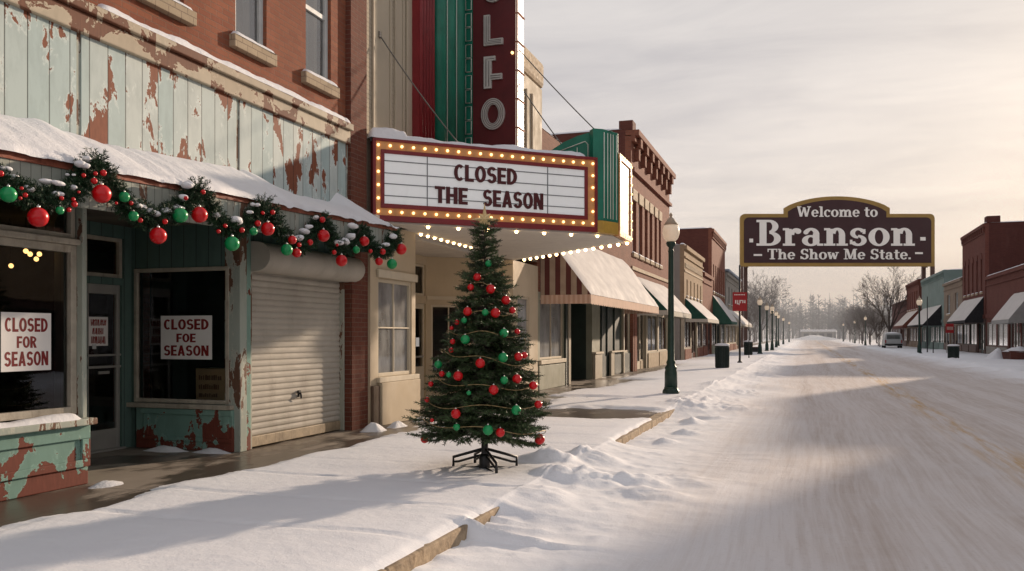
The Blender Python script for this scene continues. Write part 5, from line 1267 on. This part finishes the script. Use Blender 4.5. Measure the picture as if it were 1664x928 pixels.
# parked van
def van():
    T_ = thing('parked_van', 'grey van with snow on its roof parked on the right seen from behind', 'van', (9.4, 109, .15))
    x0, x1, ya, yb, z = 8.42, 10.36, 106.5, 111.2, .13
    def sec(y, hw, zt, zlo): 
        xm = (x0 + x1) / 2; return [(xm - hw, y, zlo), (xm - hw, y, zlo + .55), (xm - hw * .86, y, zt - .06), (xm - hw * .76, y, zt), (xm + hw * .76, y, zt), (xm + hw * .86, y, zt - .06), (xm + hw, y, zlo + .55), (xm + hw, y, zlo)]
    S = [sec(ya, .95, z + 1.62, z + .35), sec(ya + .25, .97, z + 1.70, z + .28), sec(ya + 3.0, .97, z + 1.70, z + .28), sec(ya + 3.9, .96, z + 1.05, z + .28), sec(yb, .9, z + .85, z + .35)]
    m = MB(); vs = [p for s in S for p in s]; fs = [(i * 8 + j, i * 8 + (j + 1) % 8, (i + 1) * 8 + (j + 1) % 8, (i + 1) * 8 + j) for i in range(4) for j in range(8)] + [tuple(range(8)), tuple(range(39, 31, -1))]
    m.add(vs, fs); m.build('body', M['van'], T_, bevel=.04)
    MB().box(x0 + .28, x1 - .28, ya - .012, ya + .02, z + 1.05, z + 1.5).build('rear_window', M['glass'], T_)
    MB().box(x0 + .05, x1 - .05, ya - .1, ya + .1, z + .33, z + .52).build('bumper', M['plastic'], T_, bevel=.02)
    for x in (x0 + .08, x1 - .2): MB().box(x, x + .12, ya - .02, ya + .03, z + .6, z + .95).build('tail_light', M['tail'], T_)
    for x in (x0 + .02, x1 - .22):
        for y in (ya + .9, ya + 3.7):
            w_ = MB(); 
            vs = []; N = 18
            for k in range(N): a = 2 * math.pi * k / N; vs += [(x, y + .33 * math.cos(a), z + .33 + .33 * math.sin(a)), (x + .2, y + .33 * math.cos(a), z + .33 + .33 * math.sin(a))]
            w_.add(vs, [(2 * k, 2 * ((k + 1) % N), 2 * ((k + 1) % N) + 1, 2 * k + 1) for k in range(N)] + [tuple(range(0, 2 * N, 2)), tuple(range(2 * N - 1, 0, -2))]); w_.build('wheel', M['rubber'], T_)
    k = MB(); snow_ridge(k, ((x0 + x1) / 2, ya + .1, z + 1.69), ((x0 + x1) / 2, ya + 3.1, z + 1.69), 1.5, .12, 3, n=20); k.build('roof_snow', M['snow'], T_)
van()
# distant low building closing the street
T_ = thing('distant_store', 'long low flat roofed building closing the far end of the street', 'building', (2, 330, 0))
MB().box(-1.5, 9.5, 326, 336, -.1, 2.9).build('wall', M['graywall'], T_); MB().box(-2, 10, 325.5, 336.5, 2.9, 3.7).build('roof', M['snow'], T_)
q = MB(); 
for i in range(4): q.box(-.8 + i * 2.6, .9 + i * 2.6, 325.93, 325.99, .4, 2.3)
q.build('window', M['dark'], T_)
k = MB(); snow_heap(k, (3, 300, 0), 9, 12, 1.7, 2); tag(k.build('snow_bank', M['snow']), 'broad white snow bank where the street bends away', 'snow bank')
# ================================================================== trees
def tri_tubes(segs, n=3):
    """segs: array (m,8): p0, p1, r0, r1 -> open triangular tubes"""
    S = np.asarray(segs, dtype=np.float64); p0, p1, r0, r1 = S[:, 0:3], S[:, 3:6], S[:, 6], S[:, 7]
    t = p1 - p0; t /= np.maximum(np.linalg.norm(t, axis=1, keepdims=True), 1e-9)
    ref = np.where(np.abs(t[:, 2:3]) < .9, np.array([[0, 0, 1.]]), np.array([[1., 0, 0]]))
    a = np.cross(t, ref); a /= np.linalg.norm(a, axis=1, keepdims=True); b = np.cross(t, a); m = len(S)
    V = np.zeros((m, 2 * n, 3))
    for k in range(n):
        w = 2 * math.pi * k / n; d = a * math.cos(w) + b * math.sin(w)
        V[:, k] = p0 + d * r0[:, None]; V[:, n + k] = p1 + d * r1[:, None]
    base = (np.arange(m) * 2 * n)[:, None]
    Fq = [np.stack([base[:, 0] + k, base[:, 0] + (k + 1) % n, base[:, 0] + n + (k + 1) % n, base[:, 0] + n + k], 1) for k in range(n)]
    return V.reshape(-1, 3), np.concatenate(Fq)
def bare_segs(seed, H, spread=.55, levels=4, r0=.2, fork=.22, limbs=6):
    r = random.Random(seed); trunk, crown = [], []
    def limb(p, d, L, rad, lv, out):
        n = 8 if lv == 0 else 5 if lv == 1 else 4; q = p.copy(); dd = d.copy()
        for i in range(n):
            dd = (dd + Vector((r.gauss(0, .09), r.gauss(0, .09), r.gauss(0, .06) + (.07 if lv < 2 else .02)))).normalized()
            e = q + dd * (L / n); ra, rb = rad * (1 - .8 * i / n), rad * (1 - .8 * (i + 1) / n)
            crown.append((*q, *e, ra, rb)); q = e
            if lv < levels and i >= (2 if lv == 0 else 1):
                for _ in range(2 if lv < 2 else r.choice((1, 2))):
                    o = Matrix.Rotation(r.uniform(0, 2 * math.pi), 3, dd) @ dd.orthogonal().normalized()
                    a = r.uniform(.35, .35 + spread); nd_ = (dd * math.cos(a) + o * math.sin(a)).normalized()
                    limb(q, nd_, L * r.uniform(.38, .58) * (1 - .45 * i / n), rb * .55, lv + 1, out)
    q = Vector((0, 0, 0)); n = 5; hT = H * fork
    for i in range(n):
        e = Vector((r.gauss(0, .03) * H * .1, r.gauss(0, .03) * H * .1, hT * (i + 1) / n)); trunk.append((*q, *e, r0 * (1.15 - .4 * i / n), r0 * (1.15 - .4 * (i + 1) / n))); q = e
    for k in range(limbs):
        w = 2 * math.pi * k / limbs + r.uniform(-.3, .3); t_ = r.uniform(.25, .85) if k else .08
        limb(Vector((0, 0, hT * r.uniform(.82, 1.0))), Vector((math.sin(t_) * math.cos(w), math.sin(t_) * math.sin(w), math.cos(t_))), H * r.uniform(.55, .75), r0 * .55, 0, crown)
    return trunk, crown
def fit(segs_list, H):
    top = max(max(s[2], s[5]) for segs in segs_list for s in segs); k = H / top
    return [[(s[0] * k, s[1] * k, s[2] * k, s[3] * k, s[4] * k, s[5] * k, s[6] * k, s[7] * k) for s in segs] for segs in segs_list]
def tree_mesh(seed, H, levels, r0, spread=.55, minr=.012, fork=.25):
    tr_, cr_ = fit(bare_segs(seed, H, spread, levels, r0, fork), H)
    cr_ = [(*s[:6], max(s[6], minr), max(s[7], minr * .7)) for s in cr_]
    T_ = thing('bare_tree', 'leafless tree', 'tree', (0, 0, 0))
    V, Q = tri_tubes(tr_, 7); raw_mesh('trunk', V, Q, M['bark'], T_, True)
    V, Q = tri_tubes(cr_, 3); raw_mesh('crown', V, Q, M['bark'], T_, False)
    return T_
def place(o, x, y, rz, s, label, group=None, first=False):
    c = o if first else copy_tree(o)
    c.location = (x, y, 0); c.rotation_euler = (0, 0, rz); c.scale = (s, s, s); c['label'] = label
    if group: c['group'] = group
    elif 'group' in c: del c['group']
    return c
rt = random.Random(5)
big = tree_mesh(3, 12.4, 3, .32, .50, .012, .24)
place(big, 10.7, 127, .4, 1.0, 'big bare tree with forked trunk behind the van on the right', first=True)
t1 = tree_mesh(8, 12.5, 3, .24, .6, .016, .22); t2 = tree_mesh(14, 11.5, 3, .22, .65, .016, .2)
place(t1, -8.6, 182, 1.0, 1.22, 'bushy bare tree past the end of the left row beneath the welcome sign', first=True)
place(t2, -11.0, 200, 2.0, 1.2, 'bare tree behind the bushy tree past the left row', first=True)
g1, g2 = 'bare street trees far down the right side', 'bare street trees far down the left side'
for i, (x, y, s) in enumerate(((9.8, 152, .72), (11.8, 165, .80), (10.2, 180, .85), (12.8, 196, .95), (10.6, 212, .92), (13.5, 232, 1.05), (11.2, 250, 1.0), (14, 272, 1.1), (11.5, 295, 1.05), (14.5, 320, 1.15), (12, 350, 1.1), (15, 385, 1.2), (13, 430, 1.2))):
    place((t1, t2)[i % 2], x, y, rt.uniform(0, 6), s * .80, 'bare street tree far down the right side, dim in the haze', g1)
for i, (x, y, s) in enumerate(((-9.5, 160, .7), (-12, 228, 1.1), (-9, 255, .9), (-11, 290, 1.0), (-8, 325, .9), (-12, 370, 1.1), (-7, 415, 1.0))):
    place((t1, t2)[i % 2], x, y, rt.uniform(0, 6), s, 'bare street tree far down the left side, dim in the haze', g2)
# thin young trunks along the right verge
yt = tree_mesh(21, 5.2, 1, .10, .45, .02, .45)
for i, (x, y) in enumerate(((8.8, 118), (9.2, 126), (9.0, 138), (8.6, 150), (9.0, 166), (8.8, 184), (9.2, 205), (8.9, 230))):
    c = place(yt, x, y, rt.uniform(0, 6), rt.uniform(.8, 1.1), 'thin young leafless tree on the right verge beyond the van', 'young trees on the right verge', first=(i == 0)); c.name = 'young_tree' if i == 0 else c.name
# far wood on rising ground: nobody could count it
hl = MB(); N = 60; vs = []
for i in range(N + 1):
    x = -260 + 640 * i / N
    for j in range(5): vs.append((x, 470 + j * 60, -2 + (4 + 7 * (fbm(x * .008, 3.3, 0, 3) + .6)) * (j / 4)))
hl.open = True; hl.add(vs, [(i * 5 + j, (i + 1) * 5 + j, (i + 1) * 5 + j + 1, i * 5 + j + 1) for i in range(N) for j in range(4)], True)
tag(hl.build('hills', M['field']), kind='structure')
segs = []; rw = random.Random(77)
for i in range(1500):
    x, y = rw.uniform(-110, 190), rw.uniform(345, 560); h = rw.uniform(12, 20) + (4 if rw.random() < .1 else 0); z = max(0, (y - 470) / 240 * 7)
    segs.append((x, y, z, x, y, z + h, .22, .05))
    for k in range(12):
        a = rw.uniform(0, 6.28); b = rw.uniform(.25, .95); L_ = (1.1 - b) * 4.2 + .6
        segs.append((x, y, z + h * b, x + L_ * math.cos(a), y + L_ * math.sin(a), z + h * b + L_ * rw.uniform(.1, .9), .20, .09))
V, Q = tri_tubes(segs, 3); tag(raw_mesh('woods', V, Q, M['farwood']), 'grey leafless wood closing the far end of the street', 'wood', kind='stuff')
# haze lying over the far end of the street
m = bpy.data.materials.new('winter_haze'); m.use_nodes = True; t = NT(m); t.n.remove(t.n['Principled BSDF'])
vsn = t.node('ShaderNodeVolumeScatter'); vsn.inputs['Color'].default_value = (.86, .92, 1.0, 1); vsn.inputs['Density'].default_value = HAZE; vsn.inputs['Anisotropy'].default_value = 0
t.l.new(vsn.outputs[0], t.n['Material Output'].inputs['Volume'])
hz = MB().box(-400, 400, 112, 760, -1, 34).build('haze', m); tag(hz, 'thin winter haze over the far street', 'haze', kind='stuff')
# ================================================================== needles
def needle_tris(P, D, ln, wd, rng, tilt=.75, per=3):
    """P (n,3) points on twigs, D (n,3) twig directions -> slim triangles"""
    n = len(P); P = np.repeat(P, per, 0); D = np.repeat(D, per, 0); N = len(P)
    ref = rng.normal(size=(N, 3)); a = np.cross(D, ref); a /= np.maximum(np.linalg.norm(a, axis=1, keepdims=True), 1e-9)
    d = D * rng.uniform(.35, .9, (N, 1)) + a * tilt; d /= np.linalg.norm(d, axis=1, keepdims=True)
    L_ = ln * rng.uniform(.7, 1.2, (N, 1)); s = np.cross(d, rng.normal(size=(N, 3))); s /= np.maximum(np.linalg.norm(s, axis=1, keepdims=True), 1e-9)
    V = np.zeros((N, 3, 3)); V[:, 0] = P - s * wd / 2; V[:, 1] = P + s * wd / 2; V[:, 2] = P + d * L_
    return V.reshape(-1, 3), np.arange(N * 3).reshape(-1, 3)
TXY = Vector((-3.21, 8.51)); TZ0 = .20
PRO = [(.42, .46), (.55, .66), (.68, .73), (.90, .67), (1.11, .59), (1.5, .465), (1.89, .33), (2.2, .20), (2.4, .125), (2.6, .055), (2.74, .015)]
def Rz(z): return float(np.interp(z, [p[0] for p in PRO], [p[1] for p in PRO]))
rng = np.random.default_rng(12); rb_ = random.Random(12)
XT = thing('christmas_tree', 'full green Christmas tree hung with red and green baubles on the snowy pavement', 'Christmas tree', (TXY.x, TXY.y, TZ0))
MB().tube([(TXY.x, TXY.y, TZ0 + .05), (TXY.x + .01, TXY.y, 1.2), (TXY.x, TXY.y + .01, 2.0), (TXY.x, TXY.y, 2.72)], [.036, .028, .018, .006], 8).build('trunk', M['bark'], XT)
Pp, Dd, sg_ = [], [], []
def twig(p, d, L, r0, step=.011):
    n = max(2, int(L / step)); u = Vector((rb_.gauss(0, .12), rb_.gauss(0, .12), rb_.gauss(0, .12)))
    q = p.copy(); dd = d.copy()
    for i in range(n):
        dd = (dd + (u * .12 + Vector((0, 0, .012))) ).normalized() if i % 3 == 0 else dd
        e = q + dd * step; Pp.append(q[:]); Dd.append(dd[:]); 
        if i % 4 == 0: sg_.append((*q, *(q + dd * step * 4), r0, r0 * .8))
        q = e
    return q
z = .57; lvl = 0
while z < 2.70:
    Rr = Rz(max(z - .05, .45)); nb_ = int(7 + Rr * 17); a0 = rb_.uniform(0, 6.28)
    for k in range(nb_):
        a = a0 + 2 * math.pi * k / nb_ + rb_.uniform(-.2, .2); zz = z + rb_.uniform(-.06, .06)
        Lb = Rr * rb_.uniform(.80, 1.08) * (1 + .06 * math.sin(3 * a + z * 4)); droop = -.24 - .16 * rb_.random() + .10 * smooth(.9, .6, zz) + .50 * smooth(1.4, 2.6, zz) - (.10 if zz < .75 else 0)
        o = Vector((math.cos(a), math.sin(a), droop)).normalized(); q = Vector((TXY.x, TXY.y, zz + .07)); d = o.copy(); step = .035; n = max(3, int(Lb / step))
        for i in range(n):
            f_ = i / n; d = (d + Vector((0, 0, .045 * f_))).normalized(); e = q + d * step
            sg_.append((*q, *e, .009 * (1 - f_) + .003, .009 * (1 - f_) + .002))
            if f_ > .22:
                for s_ in np.linspace(0, 1, 3, endpoint=False): Pp.append((q + d * step * s_)[:]); Dd.append(d[:])
                side = d.cross(Vector((0, 0, 1))).normalized()
                for sgn in (-1, 1):
                    if rb_.random() < .78:
                        L_ = (.07 + .34 * Lb * (1 - f_) * rb_.uniform(.6, 1.1)); dd = (d * rb_.uniform(.7, 1.0) + side * sgn * rb_.uniform(.5, .95) + Vector((0, 0, rb_.uniform(-.40, .28)))).normalized()
                        twig(q, dd, min(L_, .24), .0028, .012)
            q = e
        twig(q, d, .07, .003)
    z += .062 + .02 * (2.7 - z) / 2.2; lvl += 1
for i in range(40): Pp.append((TXY.x, TXY.y, 2.45 + i * .007)); Dd.append((0, 0, 1))
V, Q = needle_tris(np.array(Pp), np.array(Dd), .034, .0085, rng, .75, 3)
raw_mesh('foliage', V, Q, M['needle'], XT)
V, Q = tri_tubes(sg_, 3); raw_mesh('branches', V, Q, M['bark'], XT)
print('tree needles', len(Pp) * 3)
# stand
st = MB(); st.tube([(TXY.x, TXY.y, .14), (TXY.x, TXY.y, .62)], .036, 12); st.lathe([(.05, 0), (.06, .02), (.06, .16), (.045, .18)], (TXY.x, TXY.y, .17), 14); sto = st.build('stand', M['black'], XT)
for a in (TH + .35, TH + math.pi - .35, TH - 1.2, TH + 1.9):
    c, s_ = math.cos(a), math.sin(a); q = MB()
    P3 = lambda r_, z_, w_=0: (TXY.x + c * r_ - s_ * w_, TXY.y + s_ * r_ + c * w_, z_)
    for w_ in (-.0,): 
        q.tube([P3(.03, .40), P3(.36, .30), P3(.36, .175)], .016, 6); q.tube([P3(.03, .34), P3(.30, .255), P3(.35, .25)], .013, 6); q.tube([P3(.03, .21), P3(.36, .18)], .014, 6)
    q.build('leg', M['black'], sto)
# bead strings draped round the cone
q = MB(); turns = 7.0; pts = []; N = 640
for i in range(N + 1):
    f_ = i / N; z = 2.35 - 1.75 * f_ ** .9; w = f_ * turns * 2 * math.pi + 1.0; sag = .045 * math.sin(w * 2.5) ** 2 + .03 * math.sin(w * 1.3); zz = z - sag; r_ = Rz(zz) * .93 + .01
    pts.append((TXY.x + r_ * math.cos(w), TXY.y + r_ * math.sin(w), zz))
q.tube(pts, [(.0055 if i % 2 else .0028) for i in range(N + 1)], 5); q.build('bead_string', M['tinsel'], XT)
def star(c, R0, R1, th):
    m = MB(); n = 8; fr_ = frame(c, (CS, SN, 0), (SN, -CS, 0)); P = []
    for i in range(2 * n):
        w = math.pi / 2 + math.pi * i / n; r_ = (R0 if i % 4 == 0 else R0 * .62) if i % 2 == 0 else R1
        if i == 0: r_ *= 1.25
        P.append((r_ * math.cos(w), r_ * math.sin(w)))
    vs = [fr_(x, y, 0) for x, y in P] + [fr_(0, 0, th), fr_(0, 0, -th)]; k = len(P)
    return m.add(vs, [(i, (i + 1) % k, k) for i in range(k)] + [((i + 1) % k, i, k + 1) for i in range(k)])
stm = star((TXY.x + .01, TXY.y - .03, 2.82), .14, .055, .03)
tag(stm.build('star_topper', M['star']), 'glittery gold star on the tip of the Christmas tree', 'tree star')
# ================================================================== baubles
def bauble_proto(mat, name='bauble'):
    b = MB().ball((0, 0, -1.0), 1.0, 20, 12).build(name, mat); 
    MB().lathe([(.20, -.10), (.20, .12), (.15, .17), (.06, .19), (.05, .30), (1e-3, .33)], (0, 0, 0), 10).build('cap', M['cap'], b)
    return b
BP = {'r': bauble_proto(M['bauble_r']), 'g': bauble_proto(M['bauble_g'])}; used = {'r': False, 'g': False}
ORD = 'first second third fourth fifth sixth seventh eighth ninth tenth eleventh twelfth thirteenth fourteenth fifteenth sixteenth seventeenth eighteenth nineteenth twentieth'.split()
ORD += ['twenty-' + s for s in ORD[:9]] + ['thirtieth'] + ['thirty-' + s for s in ORD[:9]]
def bauble(c, p, r, label, group):
    o = BP[c] if not used[c] else copy_tree(BP[c]); used[c] = True
    o.location = (p.x, p.y, p.z + r); o.scale = (r, r, r); o.rotation_euler = (0, 0, p.x * 37 % 6)
    o['label'] = label; o['category'] = 'bauble'; o['group'] = group
TB = [(562,82,16,'g'),(509,146,19,'r'),(478,194,16,'r'),(572,202,22,'r'),(644,255,21,'r'),(463,308,21,'r'),(546,312,16,'g'),(595,315,23,'r'),(674,302,16,'r'),(413,359,13,'r'),(447,350,14,'g'),(388,386,10,'r'),(697,403,14,'r'),(635,410,21,'g'),(452,440,22,'g'),(393,450,13,'r'),(386,490,12,'r'),(631,525,23,'g'),(523,552,23,'r'),(703,521,20,'r'),(731,514,16,'r'),(325,558,19,'g'),(342,602,14,'r'),(375,606,13,'g'),(419,612,23,'r'),(696,626,22,'r'),(636,632,19,'g'),(290,650,13,'r'),(586,677,23,'r'),(773,657,20,'r'),(469,692,11,'g'),(273,724,13,'r'),(797,746,19,'r'),(693,773,23,'g'),(408,790,23,'r'),(625,130,9,'r')]
tb = [(600 + a * .3448, 400 + b * .3448, r * .3448, c) for a, b, r, c in TB] + [(742, 694, 5.6, 'g'), (793, 699, 8.5, 'g'), (813, 703, 7.4, 'r'), (877, 714, 8.5, 'r'), (690, 714, 6.4, 'r'), (702, 683, 3.2, 'r')]
cnt = {'r': 0, 'g': 0}; dT = dep(TXY.x, TXY.y); pxT = CX + F * (CS * TXY.x + SN * TXY.y) / dT
for px, py, r, c in sorted(tb, key=lambda q: q[1]):
    zt_ = CAMZ + (HY - py) / F * dT; l = (px - pxT) / F * dT; R_ = Rz(zt_) * 1.0; off = math.sqrt(max(0, R_ * R_ - l * l)) * .98 + .05
    p = ray(px, py, dT - off); rr_ = r * (dT - off) / F; cnt[c] += 1
    side = 'left flank' if px < pxT - 45 else 'right flank' if px > pxT + 45 else 'front'
    size = 'large' if r > 6.9 else 'small' if r < 4.8 else 'mid-sized'
    cn_ = {'r': 'red', 'g': 'green'}[c]
    bauble(c, p, rr_, f'{size} {cn_} bauble on the {side} of the Christmas tree, {ORD[cnt[c]-1]} {cn_} from its top', 'baubles on the Christmas tree')
# ================================================================== garland along the canopy
GXp = -5.80
ctl = [(-75, 225), (-30, 262), (0, 292), (35, 312), (85, 320), (128, 302), (148, 268), (160, 262), (175, 292), (200, 330), (243, 352), (285, 342), (312, 318), (324, 306), (338, 335), (372, 370), (400, 368), (420, 340), (430, 332), (444, 358), (470, 392), (490, 398), (508, 385), (520, 358), (526, 356), (540, 390), (558, 404), (574, 396), (583, 376), (592, 376), (602, 398), (616, 410), (632, 404), (641, 384), (644, 378)]
cp = []
for px, py in ctl:
    y = Yx(px, GXp); cp.append(Vector((GXp, y, Zp(py, GXp, y))))
def spline(P, m):
    o = []
    for i in range(len(P) - 1):
        a, b, c, d = P[max(i - 1, 0)], P[i], P[i + 1], P[min(i + 2, len(P) - 1)]
        for k in range(m):
            q = k / m; o.append(.5 * ((2 * b) + (c - a) * q + (2 * a - 5 * b + 4 * c - d) * q * q + (3 * b - a - 3 * c + d) * q ** 3))
    return o + [P[-1]]
sp = spline(cp, 14)
GA = thing('garland', 'thick evergreen garland with red berries swagged along the snowy canopy edge', 'garland', sp[len(sp) // 2])
MB().tube(sp, .02, 6).build('core', M['bark'], GA)
Pp, Dd, sg_ = [], [], []
acc = 0
for i in range(len(sp) - 1):
    L_ = (sp[i + 1] - sp[i]).length; tdir = (sp[i + 1] - sp[i]).normalized(); ntw = max(1, int(L_ / .0023))
    for k in range(ntw):
        p = sp[i].lerp(sp[i + 1], rb_.random()); w = rb_.uniform(0, 6.28); o1 = tdir.orthogonal().normalized(); o = Matrix.Rotation(w, 3, tdir) @ o1
        d = (o + tdir * rb_.uniform(-.5, .5) + Vector((0, 0, -.12))).normalized(); Lt = .085 + .065 * rb_.random() + .04 * fbm(p.y * 2.2, 4, 0, 2)
        twig(p, d, Lt, .0022, .011)
V, Q = needle_tris(np.array(Pp), np.array(Dd), .034, .0085, rng, .8, 3)
raw_mesh('foliage', V, Q, M['needle_g'], GA); print('garland needles', len(Pp) * 2)
# clumps of snow caught in it
q = MB(); rs = random.Random(31)
for px, py, rx_, rz_ in ((12, 272, 12, 6), (23, 286, 7, 5), (48, 306, 9, 8), (85, 296, 20, 7), (92, 314, 8, 6), (119, 305, 8, 7), (132, 268, 9, 8), (143, 258, 8, 7), (115, 284, 4, 3), (228, 334, 16, 9), (250, 345, 12, 8), (271, 342, 11, 7), (298, 322, 7, 7), (292, 335, 7, 5), (304, 300, 9, 9), (352, 348, 7, 6), (385, 358, 13, 9), (416, 332, 4, 5), (404, 344, 5, 4), (466, 382, 6, 6), (484, 386, 9, 7), (497, 374, 9, 8), (503, 368, 6, 5), (515, 353, 5, 5), (549, 394, 8, 6), (560, 392, 9, 8), (571, 385, 6, 7), (617, 402, 7, 4), (628, 398, 6, 5), (637, 384, 4, 6), (574, 366, 7, 6), (289, 338, 10, 4)):
    y = Yx(px, GXp + .05); zc = Zp(py, GXp + .05, y); s_ = dep(GXp, y) / F; q = MB()
    for k in range(2):
        c = (GXp + .045 + rs.uniform(-.03, .03), y + (k - .5) * rs.uniform(.5, .9) * rx_ * s_, zc + rs.uniform(-.25, .15) * rz_ * s_); m_ = rs.uniform(.75, 1.0)
        b = MB(); n0 = len(q.v); q.ball(c, rz_ * s_ * 1.15 * m_, 12, 8, sz=.62)
        for j in range(n0, len(q.v)):
            v = Vector(q.v[j]); dv = v - Vector(c); dv.y *= max(1, rx_ / rz_ * .8); q.v[j] = tuple(Vector(c) + dv * (1 + .25 * fbm(v.x * 22, v.y * 22, v.z * 22, 2)))
    q.build('snow_clump', M['snow'], GA)
GB = [(13.5,316,13,'g'),(62,353,16,'r'),(97.5,342,6.5,'g'),(165,315,15,'r'),(202,320,8.5,'g'),(217,351,8,'g'),(257,383,13.5,'r'),(293,350,12,'g'),(324,349,13,'r'),(377,396,12,'g'),(412,376,6.5,'g'),(435,372,11,'r'),(466,406,9.5,'g'),(482,411,7.5,'r'),(475,390,7,'r'),(525.6,383,10,'r'),(555,423.6,9.5,'r'),(579,406,6,'g'),(592,392,8,'r'),(616,425,6.5,'r'),(637,429,8.5,'g'),(652,405,9,'r'),(168,281,5,'r'),(153,294,5,'r')]
cnt = {'r': 0, 'g': 0}
for px, py, r, c in sorted(GB):
    X = GXp + .13; y = Yx(px, X); s_ = dep(X, y) / F; p = Vector((X, y, Zp(py, X, y))); cnt[c] += 1
    cn_ = {'r': 'red', 'g': 'green'}[c]; size = 'big' if r > 9.6 else 'small' if r < 7.1 else 'medium'
    bauble(c, p, r * s_, f'{size} shiny {cn_} bauble hanging from the canopy garland, {ORD[cnt[c]-1]} {cn_} from the left', 'baubles on the canopy garland')
b0 = None
for px, py, r in ((1, 282, 5), (136, 285, 3.5), (155, 282, 3.5), (121, 332, 5), (112, 341, 4), (119, 324, 3.5), (100, 322, 3.5), (35, 306, 3), (41, 317, 4), (33, 322, 3), (213, 330, 3.5), (228, 358, 4), (268, 360, 4.5), (393, 374, 4.5), (419, 363, 5), (504, 394, 5), (524, 357, 5), (543, 410, 4), (622, 409, 5), (366, 367, 3.5), (355, 376, 3.5), (330, 312, 4), (302, 322, 3.5), (443, 345, 4), (427, 346, 3), (602, 408, 3.5), (486, 398, 4), (548, 398, 2.5), (128, 312, 2.5), (189, 330, 2.5)):
    X = GXp + .12; y = Yx(px, X); s_ = dep(X, y) / F
    if b0 is None: b0 = MB().ball((0, 0, 0), 1, 12, 8).build('berry', M['bauble_r']); o = b0
    else: o = b0.copy(); COL.objects.link(o)
    attach(o, GA); o.location = (X, y, Zp(py, X, y)); o.scale = (r * s_,) * 3
